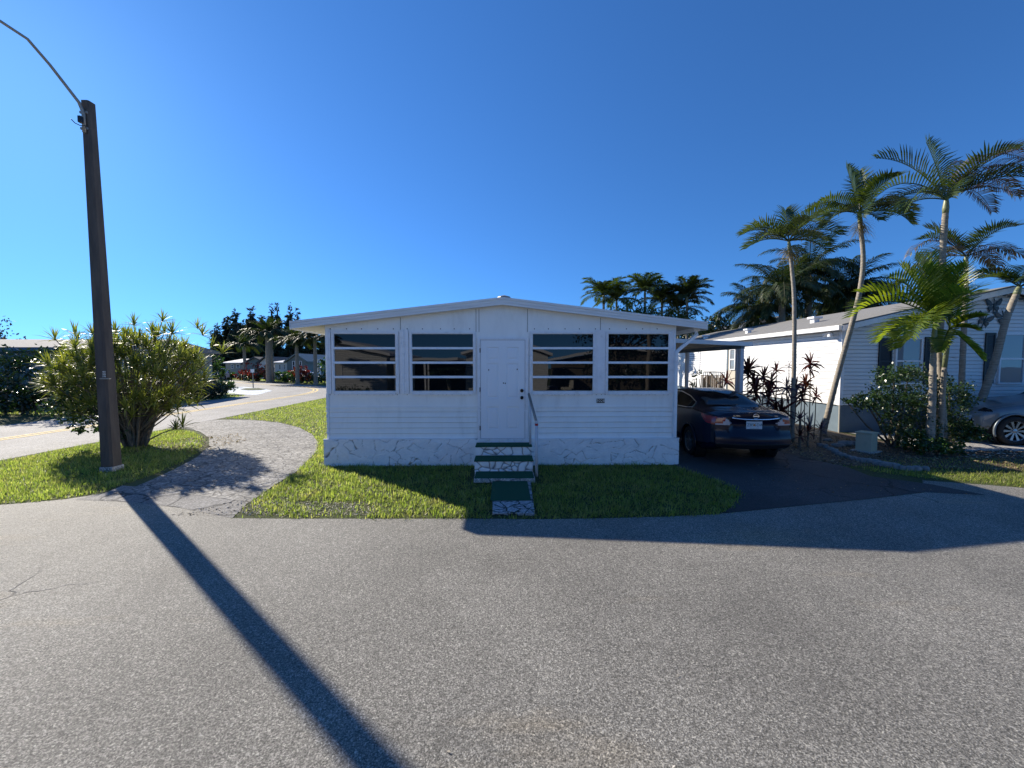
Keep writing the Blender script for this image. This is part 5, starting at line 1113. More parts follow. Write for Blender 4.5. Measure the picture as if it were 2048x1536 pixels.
MB().prismY([(19, .02), (30, .02), (30, 4.2), (24.5, 6.2), (19, 4.2)], 34, 42).build('wall', M['tan'], db); m = MB(); m.add([(18.5, 33.6, 4.05), (24.5, 33.6, 6.25), (24.5, 42, 6.25), (18.5, 42, 4.05), (30.5, 33.6, 4.05), (30.5, 42, 4.05), (18.5, 33.6, 4.25), (24.5, 33.6, 6.45), (24.5, 42, 6.45), (18.5, 42, 4.25), (30.5, 33.6, 4.25), (30.5, 42, 4.25)], [(0, 3, 2, 1), (1, 2, 5, 4), (6, 7, 8, 9), (7, 10, 11, 8), (0, 1, 7, 6), (1, 4, 10, 7), (0, 6, 9, 3), (4, 5, 11, 10)]); m.build('roof', M['dark_roof'], db)

# things along the side wall of the neighbour home
sy = sideY(1425)
rfn = thing('reed_fence', (NX - .9, sideY(1425), 0), 'short brown reed screen beside the neighbour side door', 'fence')
m = MB(); ra = random.Random(8); x = at(1402, 760, 16).x
x0, x1 = at(1402, 760, 15.5).x, at(1448, 760, 15.5).x; i = 0
while x0 < x1: h = 2.06 - (ra.uniform(749, 756) - 730) / 770 * 15.5; m.box((x0, 15.5, .0), (x0 + .022, 15.52, h)); x0 += ra.uniform(.024, .045)
m.build('screen', M['bamboo'], rfn)
hrn = thing('porch_railing', (at(1430, 760, 15.9).x, 15.9, 0), 'thin metal railing behind the brown reed screen', 'railing')
m = MB(); x0, x1 = at(1407, 760, 15.9).x, at(1449, 760, 15.9).x; zt_ = at(1430, 743.5, 15.9).z; m.box((x0, 15.9, zt_ - .03), (x1, 15.93, zt_)); m.box((x0, 15.9, zt_ - .16), (x1, 15.92, zt_ - .14))
for i in range(12): xx = x0 + (x1 - x0) * i / 11; m.box((xx - .008, 15.9, .3), (xx + .008, 15.92, zt_ - .03))
m.build('rail', M['skirt_n'], hrn)
for a, b, lab in (((1420, 744), (1450, 783), 'dark leaning plank in front of the reed screen'), ((1456, 747), (1474, 783), 'thin pale leaning rod near the neighbour side door')):
    p0, p1 = at(*a, 15.2), at(*b, 14.6); tag(MB().tube([p0, p1], .03 if a[0] == 1420 else .014, 5).build('leaning_pole', M['bark'] if a[0] == 1420 else M['galv']), lab, 'pole')
bush('slender_plant', (at(1396, 760, 14.8).x, 14.8), [(0, 0, 1.35, .32, .3, .45)], 160, .09, M['bushleaf_mid'], 'slender leafy plant before the neighbour side window', 'plant', seed=77, stems=4)
ub = G(1732, 903); t = thing('utility_box', (ub[0], ub[1], 0), 'beige green utility cabinet standing at the driveway edge', 'utility box', rz=R(28))
MB().box((-.17, -.15, 0), (.17, .15, .44)).build('cabinet', M['box'], t, local=True, bevel=.012); MB().box((-.185, -.165, .44), (.185, .165, .475)).build('lid', M['box'], t, local=True, bevel=.008)
MB().box((-.24, -.22, -.03), (.24, .22, .03)).build('footing', M['concrete'], t, local=True)
MB().box((-.13, -.158, .05), (.13, -.151, .4)).build('door', M['box'], t, local=True)

# ------------------------------------------------------------------ palms on the right
A0, AL, AC, AF = 0, math.pi, -math.pi / 2, math.pi / 2       # right, left, towards camera, away
def F_(az, el, L, dr, **k): return dict(dict(az=az, el=el, length=L, droop=dr, n=28, ll=.50, lw=.034, ldroop=.45, vee=.5), **k)
X = lambda px, Y: at(px, 700, Y).x
Y1p = 10.2
palm('palm_tree', (X(1583, Y1p), Y1p, 0), [at(1583, 880, Y1p), at(1588, 736, Y1p), at(1588.5, 607, Y1p), at(1584, 540, Y1p), at(1579.5, 500, Y1p)], .055, .038,
     [F_(AL, .75, 1.35, .95), F_(AL + .35, .35, 1.2, .8), F_(AL - .5, .8, 1.2, .9), F_(AC - .2, .6, 1.1, .8), F_(AC + .5, .9, 1.2, .8), F_(A0 - .2, .6, 1.25, .85), F_(A0 + .3, .95, 1.2, .8), F_(A0, .2, 1.1, .8), F_(AF, .8, 1.1, .7), F_(AF + .6, .5, 1.1, .8), F_(1.2, 1.25, 1.0, .3), F_(AL + 1.9, .1, 1.0, .8)],
     'frond', 'slim palm with a straight thin trunk rising behind the dark sedan', seed=61, shaft=.28, thatch=.55)
MB_ = MB()
Y2 = 11
palm('palm_tree', (X(1648, Y2), Y2, 0), [at(1646, 868, Y2), at(1660, 810, Y2), at(1682, 725, Y2), at(1707, 636, Y2), at(1720.6, 577, Y2), at(1726.5, 517, Y2), at(1720.6, 446, Y2)], .075, .05,
     [F_(AL, .62, 1.55, .75, lw=.046), F_(AL + .3, .1, 1.5, .6, lw=.046), F_(AL - .3, .35, 1.4, .7, lw=.046), F_(AC, .9, 1.3, .8, lw=.046), F_(2.0, 1.35, 1.5, .12, lw=.05), F_(.9, 1.25, 1.5, .25, lw=.046), F_(.4, 1.05, 1.5, .35, lw=.046), F_(A0, .6, 1.4, .8, lw=.046), F_(A0 - .4, .2, 1.3, .9, lw=.046), F_(AC + .6, .3, 1.2, .9), F_(AC - .7, .2, 1.3, .9), F_(AF, .6, 1.3, .8), F_(AC - .2, -.3, .9, .6)],
     'frond', 'leaning palm with a curved grey trunk crossing the white corner of the neighbour wall', seed=62, shaft=.32, thatch=.6)
Y3 = 9.2
t3 = palm('palm_tree', (X(1868, Y3), Y3, 0), [at(1868, 905, Y3), at(1872, 800, Y3), at(1876, 690, Y3), at(1887, 584, Y3), at(1885, 517, Y3), at(1891, 425, Y3)], .085, .055,
     [F_(AL - .1, .75, 2.0, .85, ll=.5), F_(AL + .3, .35, 1.8, .75, ll=.5), F_(AL + .2, .05, 1.7, .4, ll=.45), F_(2.5, 1.1, 1.9, .45, ll=.6), F_(1.9, 1.35, 1.6, .2, ll=.6), F_(AC, .9, 1.5, .8), F_(AC + .7, .6, 1.5, .9), F_(AF, .8, 1.6, .7), F_(AC - .8, .3, 1.4, .8)],
     'frond', 'tallest palm with wind burnt brown fronds blown to the right', seed=63, shaft=.35)
mb = MB(); rr3 = random.Random(5); c3 = at(1893, 395, Y3)
for a, e, L, dr in ((0, 1.05, 2.3, .62), (-.6, 1.0, 1.9, .7), (.15, .85, 2.4, .75), (-.2, .9, 2.0, .75), (.3, .6, 2.0, .75), (-.1, .45, 1.7, .6), (.5, 1.1, 1.9, .6), (-.5, .7, 1.8, .8)): frond(mb, c3, a, e, L, dr, n=46, ll=.46, lw=.026, ldroop=.9, vee=.45, wind=(.18, 0, .10), rnd=rr3, fwd=.7, rad=.016, gap=.1)
mb.build('burnt_fronds', M['frond_dry'], t3)
Y4 = 10.6
t4 = palm('palm_tree', (X(1925, Y4), Y4, 0), [at(1920, 850, Y4), at(1926, 700, Y4), at(1931, 600, Y4), at(1932, 532, Y4)], .07, .045,
     [F_(AL - .2, .9, 1.3, .8), F_(2.2, 1.1, 1.3, .5), F_(AC, .9, 1.2, .9), F_(A0, 1.0, 1.3, .6), F_(AF, .7, 1.3, .8)], 'frond', 'shorter palm with dry curled fronds just right of the tallest one', seed=64, shaft=.3)
mb = MB(); c4_ = at(1932, 512, Y4)
for a, e, L, dr in ((AL, .75, 1.9, .85), (AL + .3, .4, 1.8, .75), (AL - .4, .2, 1.5, .7), (0, .75, 1.5, 1.1), (.3, .6, 1.4, 1.0), (-.4, .45, 1.3, .9), (.1, .25, 1.2, .9)): frond(mb, c4_, a, e, L, dr, n=34, ll=.42, lw=.028, ldroop=1.1, vee=.1, rnd=rr3, fwd=.6, rad=.014, wind=(.1, 0, 0), gap=.15)
mb.build('burnt_fronds', M['frond_dry'], t4)
Y5 = 10.7
palm('palm_tree', (X(1950, Y5), Y5, 0), [at(1946, 868, Y5), at(1960, 810, Y5), at(1989, 726, Y5), at(2012, 640, Y5), at(2033, 588, Y5)], .10, .066,
     [F_(AL, .55, 1.15, .6, ll=.35), F_(AL - .4, .8, 1.0, .7), F_(AC, .6, 1.0, .7), F_(A0, .5, 1.3, .7), F_(A0 + .5, .9, 1.2, .6), F_(AF, .8, 1.2, .7), F_(AC + .7, .4, 1.1, .7), F_(AL + .5, .3, .9, .6)], 'frond', 'stout leaning palm trunk before the butterfly gable at the right edge', seed=65, shaft=.25)
# young multi stemmed palm in the bed
Yc = 8.75; cl_ = thing('clumping_palm', (G(1866, 908)[0], Yc, 0), 'bushy bright green clumping palm in the bed by the driveway', 'palm tree')
def stem(pts, r0, r1, sh):
    P = [at(a, b, Yc + d) for a, b, d in pts]; n = len(P); Q = []; rad = []
    for i in range(n - 1):
        for k in range(14): Q.append(P[i].lerp(P[i + 1], k / 14)); f = (i + k / 14) / (n - 1); rad.append((r0 + (r1 - r0) * f) * (1.10 if k % 2 == 0 else 1))
    Q.append(P[-1]); rad.append(r1); MB().tube(Q, rad, 10).build('stem', M['bark_palm'], cl_, smooth=True)
    S_ = [at(a, b, Yc + pts[-1][2]) for a, b in sh]; MB().tube([P[-1]] + S_, [r1 * 1.0, r1 * 1.08, r1 * .6], 10).build('crownshaft', M['shaft'], cl_, smooth=True); return S_[-1]
s1 = stem([(1858, 912, -.1), (1864, 800, -.05), (1867, 705, 0)], .085, .052, [(1868, 680), (1871, 640)])
s2 = stem([(1878, 905, .15), (1884, 800, .12), (1889, 735, .1)], .06, .045, [(1893, 700), (1900, 655)])
s3 = stem([(1890, 900, .3), (1884, 800, .3), (1878, 700, .25)], .07, .05, [(1877, 670), (1878, 640)])
FB = lambda az, el, L, dr, **k: dict(dict(az=az, el=el, length=L, droop=dr, n=24, ll=.56, lw=.045, ldroop=.3, vee=.6, rad=.02), **k)
rc = random.Random(12)
for nm_, c, L_ in (('crown', s1, [FB(AL + .1, .95, 1.6, .5), FB(AL - .2, .75, 1.9, .75), FB(2.4, 1.35, 1.55, .15), FB(AL + .5, .35, 1.7, .8), FB(AC - .4, .8, 1.3, .8), FB(AC - .9, .3, 1.4, .7), FB(AL + .2, -.05, 1.2, .5)]), ('crown', s2, [FB(.6, 1.3, 1.5, .12), FB(.9, 1.15, 1.3, .2), FB(-1.2, .1, .45, 1.4, ll=.22), FB(1.3, 1.0, 1.2, .6, ll=.36), FB(AC + .2, .6, .6, .9, ll=.26), FB(-.9, -.9, .9, .3, ll=.30), FB(-2.6, -.5, .9, .5, ll=.34)]), ('crown', s3, [FB(1.2, 1.35, 1.7, .15), FB(1.9, 1.2, 1.6, .3), FB(2.6, .9, 1.7, .55), FB(1.0, 1.3, 1.3, .3), FB(AC - .3, 1.2, 1.3, .6), FB(AL + .4, 1.1, 1.5, .5), FB(AL - .3, .1, 1.3, .8), FB(AL, -.35, 1.1, .6)])):
    m = MB()
    for f in L_: frond(m, c, rnd=rc, **f)
    m.build(nm_, M['frond_bright'], cl_)
m = MB(); strap(m, at(1880, 712, Yc - .1), (1, -.2, -.05), .35, .07, .3); strap(m, at(1893, 714, Yc - .1), (1, -.2, .05), .3, .06, .3); m.build('dead_sheath', M['paleleaf'], cl_)
def LB(px, py, Y, rx_, ry_, rz_): p = at(px, py, Y); return (p.x, p.y, p.z, rx_, ry_, rz_)
def pxbush(name, base, lob, n, size, m, label, seed, cat='shrub', **k):
    b = G(*base); return bush(name, b, [(q[0] - b[0], q[1] - b[1], q[2], q[3], q[4], q[5]) for q in lob], n, size, m, label, cat, seed=seed, **k)
pxbush('leafy_shrub', (1790, 893), [LB(1795, 768, 9.3, .55, .45, .46), LB(1738, 802, 9.4, .5, .4, .22), LB(1800, 815, 9.2, .6, .5, .4), LB(1845, 780, 9.3, .45, .4, .45), LB(1820, 860, 9.0, .55, .5, .35), LB(1700, 800, 9.5, .22, .2, .12)], 7500, .062, M['bushleaf'], 'round dark leafy shrub left of the clumping palm, reaching to the black shutter', 91, stems=9)
pxbush('leafy_shrub', (1905, 893), [LB(1900, 800, 9.4, .40, .4, .5), LB(1905, 860, 9.1, .40, .4, .35), LB(1925, 862, 9.0, .3, .3, .15)], 4200, .062, M['bushleaf'], 'dark leafy shrub right of the clumping palm', 92, stems=6)
pxbush('low_leafy_plant', (1862, 910), [LB(1850, 893, 8.55, .42, .3, .18), LB(1890, 893, 8.6, .4, .3, .16), LB(1825, 880, 8.7, .3, .3, .22)], 1800, .06, M['bushleaf_mid'], 'low lighter leafy growth round the foot of the clumping palm', 93, stems=4)
pxbush('low_leafy_plant', (1938, 880), [LB(1945, 872, 9.2, .28, .25, .12)], 300, .06, M['bushleaf_mid'], 'small leafy sprig at the corner of the neighbour driveway', 94, stems=2)
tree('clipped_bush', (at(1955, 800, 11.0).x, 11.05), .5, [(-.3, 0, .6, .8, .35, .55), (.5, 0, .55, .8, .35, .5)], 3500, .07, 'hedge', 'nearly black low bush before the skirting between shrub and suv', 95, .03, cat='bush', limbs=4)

# coconut palms behind the neighbour home
def coco(px, pyc, Y, r, label, seed, n=20, dark='frond_dark'):
    x = X(px, Y); z = at(px, pyc, Y).z
    fr = ringfronds(n, .35, r, .42, seed, n=34, ll=.75, lw=.055, ldroop=1.1, vee=-.05, rad=.035, fwd=.6) + ringfronds(9, .95, r * .95, .35, seed + 9, n=32, ll=.7, lw=.055, ldroop=.9, vee=.0, rad=.035, fwd=.6) + ringfronds(9, -.35, r * .8, .45, seed + 19, n=26, ll=.7, lw=.055, ldroop=1.0, vee=-.1, rad=.03)
    palm('coconut_palm', (x, Y, 0), [(x, Y, -.1), (x + .1, Y, z * .5), (x, Y, z)], .2, .14, fr, dark, label, 'dark coconut palms behind the white sided home', seed=seed, shaft=.3)
coco(1560, 588, 22, 2.9, 'dark coconut palm behind the thin straight palm trunk', 71); coco(1612, 545, 24, 3.1, 'tallest dark coconut palm between the two slim trunks', 72, 22)
coco(1692, 585, 23, 2.7, 'dark coconut palm behind the curved leaning trunk', 73); coco(1510, 625, 25, 2.7, 'lower dark coconut palm whose fronds hang over the left roof end', 74); coco(1655, 622, 26, 3.0, 'dark coconut palm low in the middle just over the roof ridge', 75, 18); coco(1735, 615, 25, 2.6, 'dark coconut palm sending one frond out to the right', 76, 14)
# trees showing over the roof of the white home
def areca(px, pyc, Y, r, label, seed, n=14, m='frond_dark'):
    x = X(px, Y); z = at(px, pyc, Y).z
    fr = ringfronds(n, .9, r, .55, seed, n=24, ll=.55, lw=.06, ldroop=.6, vee=.35) + ringfronds(8, .3, r, .5, seed + 3, n=24, ll=.55, lw=.06, ldroop=.7, vee=.2)
    palm('palm_tree', (x, Y, 0), [(x, Y, -.1), (x + .05, Y, z * .5), (x, Y, z)], .1, .07, fr, m, label, 'feathery palms behind the white home', seed=seed, shaft=.35)
areca(1206, 600, 25, 1.7, 'leftmost feathery palm showing above the right roof slope', 81, m='frond'); areca(1232, 610, 26, 1.7, 'second feathery palm from the left above the roof', 82, m='frond')
areca(1288, 592, 25, 1.6, 'tallest feathery palm above the right roof slope', 83, m='frond'); areca(1322, 610, 26, 1.7, 'feathery palm in the middle right above the roof', 84); areca(1372, 604, 24.5, 1.6, 'rightmost round headed palm above the roof end', 85, n=20); areca(1355, 628, 26, 1.8, 'low dark palm tucked behind the right roof end', 86)
bt = X(1262, 24); tree('broadleaf_tree', (bt, 24), 3.6, [(0, 0, 5.1, 1.3, 1.0, .9), (-1.0, 0, 4.7, .9, .8, .7), (1.0, 0, 4.9, .9, .8, .8), (3.0, .5, 4.8, 1.3, .8, .9)], 5200, .16, 'bushleaf_mid', 'yellow green leafy tree above the right roof slope between palms', 87, .1)
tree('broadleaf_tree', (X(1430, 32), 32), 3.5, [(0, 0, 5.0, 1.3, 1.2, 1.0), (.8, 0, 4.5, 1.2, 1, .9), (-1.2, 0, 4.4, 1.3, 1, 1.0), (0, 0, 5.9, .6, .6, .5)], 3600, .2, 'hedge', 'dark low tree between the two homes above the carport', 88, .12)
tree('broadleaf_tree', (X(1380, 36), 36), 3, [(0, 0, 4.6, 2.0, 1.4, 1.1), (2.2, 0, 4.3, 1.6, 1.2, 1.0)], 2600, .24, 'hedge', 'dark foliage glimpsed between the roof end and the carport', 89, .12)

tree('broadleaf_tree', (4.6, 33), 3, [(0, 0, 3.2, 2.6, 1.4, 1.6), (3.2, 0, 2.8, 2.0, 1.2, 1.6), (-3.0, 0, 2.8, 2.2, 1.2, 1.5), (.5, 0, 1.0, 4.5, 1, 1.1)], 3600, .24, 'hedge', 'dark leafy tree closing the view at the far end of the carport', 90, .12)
# ------------------------------------------------------------------ maroon ti plants and bromeliads between sedan and neighbour wall
tis = [(1497, 738, 10.6, 22, .34, 'ti', 'tall bushy maroon ti plant right beside the carport post'), (1507, 762, 10.3, 14, .28, 'ti', 'lower maroon ti plant at the carport post'), (1527, 752, 10.8, 14, .28, 'ti', 'maroon ti plant second to the right of the carport post'), (1553, 741, 11.2, 9, .28, 'ti', 'thin stemmed ti plant with a flat spiky head'),
       (1543, 763, 10.6, 16, .28, 'ti', 'dense maroon ti plant beneath the flat headed one'), (1512, 782, 9.9, 13, .36, 'ti', 'dark spiky ti plant just above the sedan roof line'), (1537, 786, 9.9, 12, .30, 'ti', 'dark ti plant above the sedan rear window'), (1578, 731, 11.0, 6, .16, 'ti', 'tiny headed thin ti stalk left of the straight palm trunk'),
       (1621, 726, 10.4, 12, .32, 'ti', 'tallest ti plant with a red tipped head against the white siding'), (1611, 766, 10.3, 15, .30, 'ti_orange', 'orange tinted ti plant right of the straight palm trunk'), (1604, 786, 10.1, 14, .28, 'ti', 'dark ti plant low under the orange one'), (1632, 792, 10.4, 10, .24, 'ti', 'small ti plant by the foot of the leaning palm'),
       (1574, 775, 10.3, 12, .32, 'brom', 'greyish upright ti plant left of the straight trunk'), (1592, 772, 10.2, 12, .26, 'brom', 'greyish ti plant touching the straight trunk'), (1563, 822, 9.8, 14, .38, 'ti', 'large dark ti plant low beside the sedan trunk'), (1551, 808, 10.0, 12, .34, 'ti', 'dark ti plant behind the sedan rear corner'), (1453, 763, 14.2, 10, .40, 'ti', 'dark ti plant in front of the reed screen')]
for i, (px, py, Y, n_, L_, m_, lab) in enumerate(tis):
    p = at(px, py, Y); rd = random.Random(200 + i); t = thing('ti_plant', (p.x, Y, 0), lab, 'plant', 'ti plants between the homes'); m = MB()
    rosette(m, p, (rd.uniform(-.15, .15), -.1, 1), n_ + 3, L_ * 1.2, L_ * .24, 2.1, 1.2, rd, 1.3)
    if n_ > 11: rosette(m, p + Vector((0, 0, -.16)), (rd.uniform(-.2, .2), 0, 1), n_ // 2 + 2, L_ * 1.1, L_ * .24, 2.3, 1.2, rd, 1.3)
    m.build('leaves', M[m_], t); MB().tube([(p.x + rd.uniform(-.08, .08), Y, -.05), (p.x + rd.uniform(-.04, .04), Y, p.z * .5), p - Vector((0, 0, .01))], [.016, .013, .009], 6).build('stem', M['bark'], t)
for i, (px, py, Y, L_, m_, lab) in enumerate([(1600, 838, 9.7, .30, 'brom', 'purple grey bromeliad beside the sedan tail light'), (1616, 862, 9.5, .30, 'ti', 'dark maroon bromeliad low behind the sedan corner'), (1642, 858, 9.8, .28, 'brom', 'greyish bromeliad at the foot of the leaning palm'), (1600, 872, 9.3, .26, 'ti', 'dark bromeliad nearest to the sedan bumper')]):
    p = at(px, py, Y); rd = random.Random(300 + i); t = thing('bromeliad', (p.x, Y, 0), lab, 'plant', 'bromeliads in the bed'); m = MB(); rosette(m, p, (0, -.2, 1), 18, L_, .045, 1.6, 1.2, rd); m.build('leaves', M[m_], t)
    MB().tube([(p.x, Y, -.05), p], [.03, .02], 6).build('stem', M['bark'], t)

# ------------------------------------------------------------------ edging stones, litter
edge = [(1640, 893), (1650, 896), (1660, 900), (1669, 905), (1677, 909.5), (1686, 913), (1696, 916.5), (1706, 920), (1717, 923), (1728, 925), (1739, 926.5), (1751, 928.5), (1764, 931), (1778, 934), (1792, 937), (1806, 939), (1819, 940.5), (1834, 941), (1852, 940.5)]
rd = random.Random(17)
for i, (px, py) in enumerate(edge):
    g = G(px, py); h = rd.uniform(.06, .10); r_ = .058 + .02 * rd.random(); m = MB(); n_ = 12; rings = [(1.0, -.03), (1.02, h * .5), (.9, h * .85), (.6, h * 1.02), (0, h * 1.05)]
    long_ = 2.0 if i in (11, 12, 13) else .95
    for k in range(len(rings)):
        for q in range(n_):
            a = 2 * math.pi * q / n_; jj = 1 + .16 * math.sin(a * 3 + i) + rd.uniform(-.05, .05); m.v.append((r_ * rings[k][0] * jj * math.cos(a) * long_, r_ * rings[k][0] * jj * .8 * math.sin(a), rings[k][1]))
    for k in range(len(rings) - 1):
        for q in range(n_): m.f.append((k * n_ + q, k * n_ + (q + 1) % n_, (k + 1) * n_ + (q + 1) % n_, (k + 1) * n_ + q)); m.mi.append(0)
    o = m.build('edging_stone', M['stone'], smooth=True); o.location = (g[0], g[1], 0); o.rotation_euler.z = R(-30 + rd.uniform(-12, 12)); tag(o, {0: 'grey stone at the sedan end of the edging row', 18: 'pale grey stone at the street end of the edging row', 11: 'first of the three long flat stones in the edging row', 12: 'middle one of the three long flat stones in the edging row', 13: 'last of the three long flat stones in the edging row'}.get(i, 'short scalloped grey stone within the edging row between its two ends'), 'stone', 'edging stones along the driveway')
for i, (px, py, s_) in enumerate([(1690, 890, .16), (1706, 889, .13), (1676, 893, .12), (1720, 879, .1), (1656, 882, .1)]):
    g = G(px, py); m = MB(); n_ = 10
    for zz, sc_ in ((-.03, 1), (s_ * .3, 1.05), (s_ * .6, .8), (s_ * .7, .4)):
        for q in range(n_): a = 2 * math.pi * q / n_; jj = 1 + rd.uniform(-.18, .18); m.v.append((s_ * sc_ * jj * math.cos(a) * 1.3, s_ * sc_ * jj * math.sin(a) * .7, zz))
    for k in range(3):
        for q in range(n_): m.f.append((k * n_ + q, k * n_ + (q + 1) % n_, (k + 1) * n_ + (q + 1) % n_, (k + 1) * n_ + q)); m.mi.append(0)
    m.f.append(tuple(range(30, 40))); m.mi.append(0)
    o = m.build('garden_rock', M['stone']); o.location = (g[0], g[1], 0); tag(o, ['largest rough pale rock left of the utility box', 'pale rock nearest to the left face of the utility box', 'rough rock left of the largest pale rock', 'small rock behind the utility box', 'small rock nearest to the dark sedan'][i], 'rock', 'rocks in the bed')
def litter(name, poly, n, size, m, label, seed, z=.016):
    rg = np.random.default_rng(seed); P = np.array(poly); x0, y0 = P.min(0); x1, y1 = P.max(0); x = rg.uniform(x0, x1, n * 3); y = rg.uniform(y0, y1, n * 3); k = inpoly(x, y, poly); x, y = x[k][:n], y[k][:n]; n = len(x)
    a = rg.uniform(0, 6.28, n); s_ = size * rg.uniform(.5, 1.4, n); tl = rg.uniform(-.3, .5, (n, 2)) * s_[:, None]; dx, dy = np.cos(a) * s_, np.sin(a) * s_
    V = np.stack([np.stack([x - dx * .5, y - dy * .5, np.full(n, z)], 1), np.stack([x - dy * .22, y + dx * .22, z + np.abs(tl[:, 0])], 1), np.stack([x + dx * .5, y + dy * .5, np.full(n, z + .004)], 1), np.stack([x + dy * .22, y - dx * .22, z + np.abs(tl[:, 1])], 1)], 1).reshape(-1, 3)
    tag(npmesh(name, V, np.arange(4 * n).reshape(-1, 4), M[m]), label, 'litter', kind='stuff')
bed = [(6.7, 7.7), (8.3, 7.35), (10.3, 7.0), (13.5, 6.6), (13.5, 8.6), (10.2, 9.2), (9.4, 11.2), (6.7, 11.2)]
litter('leaf_litter', bed, 3600, .055, 'litter', 'dry fallen leaves over the planting bed on the right', 1)
litter('leaf_litter', [(10.2, 8.2), (22, 7.2), (22, 8.85), (10.6, 8.85)], 2600, .06, 'paleleaf', 'pale chips and leaves along the neighbour driveway edge', 2)
litter('leaf_litter', [(-8.9, 9.1), (-7.2, 9.0), (-6.9, 10.4), (-8, 11.6), (-9.5, 10.4)], 500, .06, 'litter', 'dry straw coloured leaves under the strap leaved shrub', 3)
litter('leaf_litter', [(-4.6, 5.25), (-1.6, 5.22), (-1.8, 5.7), (-4.0, 5.85)], 1600, .026, 'paleleaf', 'pale grit on the worn lawn edge near the driveway', 4, .006)
litter('leaf_litter', [(-6, .8), (7, .8), (11, 5), (-9, 5)], 60, .022, 'paleleaf', 'few pale chips scattered on the street', 5, .008)
litter('leaf_litter', [(3.5, 5.6), (7.4, 5.8), (7, 8), (3.6, 8)], 60, .035, 'litter', 'few dead leaves on the dark driveway', 6, .014)

# ------------------------------------------------------------------ across the street, behind the camera (mirrored by the windows)
def back_home(x0, x1, y, h, hp, label, wallm='siding_n', wins=()):
    t = thing('opposite_home', ((x0 + x1) / 2, y - 4, 0), label, 'house', 'homes across the street'); xm = (x0 + x1) / 2; sl2 = (hp - h) / (xm - x0)
    m = MB(); siding_wall(m, 'x', y, 0, 0, .5, lambda z: (x0, x1) if z <= h else (None if z >= hp - .05 else (x0 + (z - h) / sl2, x1 - (z - h) / sl2)), 1, .12, .014); m.prismY([(x0, .0), (x1, .0), (x1, h), (xm, hp - .02), (x0, h)], y - 9, y - .012); m.build('wall', M[wallm], t)
    m = MB()
    for a, b in (((x0 - .3, h - .02), (xm, hp)), ((xm, hp), (x1 + .3, h - .02))):
        m.add([(a[0], y + .3, a[1] + .02), (b[0], y + .3, b[1] + .02), (b[0], y + .3, b[1] + .2), (a[0], y + .3, a[1] + .2), (a[0], y - 9.2, a[1] + .02), (b[0], y - 9.2, b[1] + .02), (b[0], y - 9.2, b[1] + .2), (a[0], y - 9.2, a[1] + .2)], [(3, 2, 1, 0), (4, 5, 6, 7), (7, 6, 2, 3), (5, 4, 0, 1), (4, 7, 3, 0), (6, 5, 1, 2)])
    m.build('roof', M['trim'], t)
    for a, b, p, q in wins: simple_window(t, 'x', y, a, b, p, q, 1, ('trim', 'glass_n'))
    return t
back_home(-14.2, -7.4, -8.5, 2.75, 3.5, 'white sided gable home across the street, mirrored in the leftmost window', wins=((-12.3, -11.1, 1.2, 2.2), (-10.2, -9.0, 1.2, 2.2)))
back_home(-2.6, 2.8, -9.5, 2.8, 3.7, 'white home across the street, mirrored beside the door', wins=((-1.8, -.6, 1.2, 2.2),))
back_home(4.5, 13, -13, 2.7, 3.5, 'brown home across the street behind the parked cart', 'bark', wins=((9, 10.2, 1.2, 2.2),))
occ = thing('opposite_carport', (-4.6, -9, 0), 'open carport across the street between two homes', 'carport')
MB().box((-6.9, -14, 2.45), (-2.9, -7.6, 2.6)).build('roof_panel', M['trim'], occ)
for x in (-6.7, -4.9, -4.7): MB().box((x, -7.8, 0), (x + .09, -7.7, 2.45)).build('post', M['trim'], occ)
MB().box((-6.9, -14, 0), (-2.9, -13.9, 2.4)).build('back_wall', M['bark'], occ)
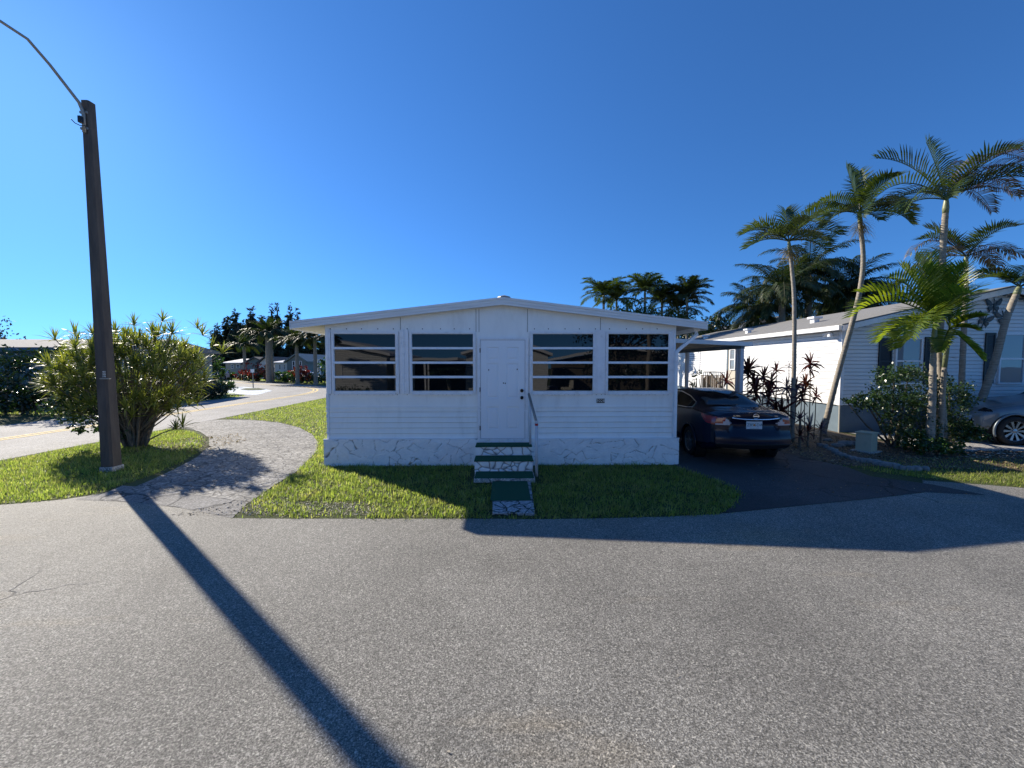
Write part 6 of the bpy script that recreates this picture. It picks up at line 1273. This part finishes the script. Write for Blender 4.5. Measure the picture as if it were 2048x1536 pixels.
gc = thing('golf_cart', (3.6, -7.2, 0), 'dark golf cart parked across the street', 'golf cart')
MB().box((2.6, -7.8, .35), (4.7, -6.6, .7)).box((2.6, -7.8, .7), (3.1, -6.6, .95)).build('body', M['carpaint'], gc, bevel=.06); MB().box((2.7, -7.8, 1.85), (4.9, -6.6, 1.92)).build('canopy', M['black'], gc, bevel=.02)
MB().box((3.4, -7.7, .7), (3.9, -6.7, .85)).box((3.9, -7.7, .8), (4.0, -6.7, 1.3)).build('seat', M['soffit'], gc, bevel=.03)
for x in (2.85, 4.75):
    for y in (-7.75, -6.65): MB().tube([(x, y, .7), (x + .05, y, 1.85)], .02, 5).build('canopy_post', M['black'], gc)
for x in (2.85, 4.35):
    for y in (-7.85, -6.7): MB().lathe((x, y, .23), [(0, 0), (.23, 0), (.23, .15), (0, .15)], 16, axis='y').build('wheel', M['tyre'], gc)
def rpalm(x, y, z, r, label, seed, n=16):
    palm('opposite_palm', (x, y, 0), [(x, y, -.1), (x + .1, y, z * .5), (x, y, z)], .12, .09, ringfronds(n, .5, r, .6, seed, n=24, ll=.6, lw=.07, ldroop=.6) , 'frond', label, 'palms across the street', seed=seed, shaft=.4)
rpalm(-10.6, -6.2, 2.9, 1.4, 'small palm before the leftmost home across the street', 501); rpalm(-3.2, -6.0, 1.2, .9, 'very short palm across the street beside the carport', 502, 12); rpalm(8.6, -7.5, 6.0, 2.2, 'tall full palm across the street at the right', 503, 26)
tree('opposite_tree', (7.0, -8.5), 3, [(0, 0, 4.4, 2.2, 1.6, 2.0), (1.8, 0, 5.2, 1.8, 1.4, 1.6), (3.2, 0, 3.4, 1.2, 1.0, 1.6), (-.5, .3, 1.4, 1.6, .8, 1.2), (2.6, .3, 1.3, 1.8, .8, 1.2), (5.0, 0, 2.0, 1.4, .9, 1.8)], 9000, .2, 'hedge', 'large dark tree across the street', 504, .2)
bush('opposite_bush', (-8.5, -5.9), [(0, 0, .5, 1.2, .5, .45)], 900, .12, M['bushleaf'], 'low shrubs before the leftmost home across the street', 'shrub', seed=505)
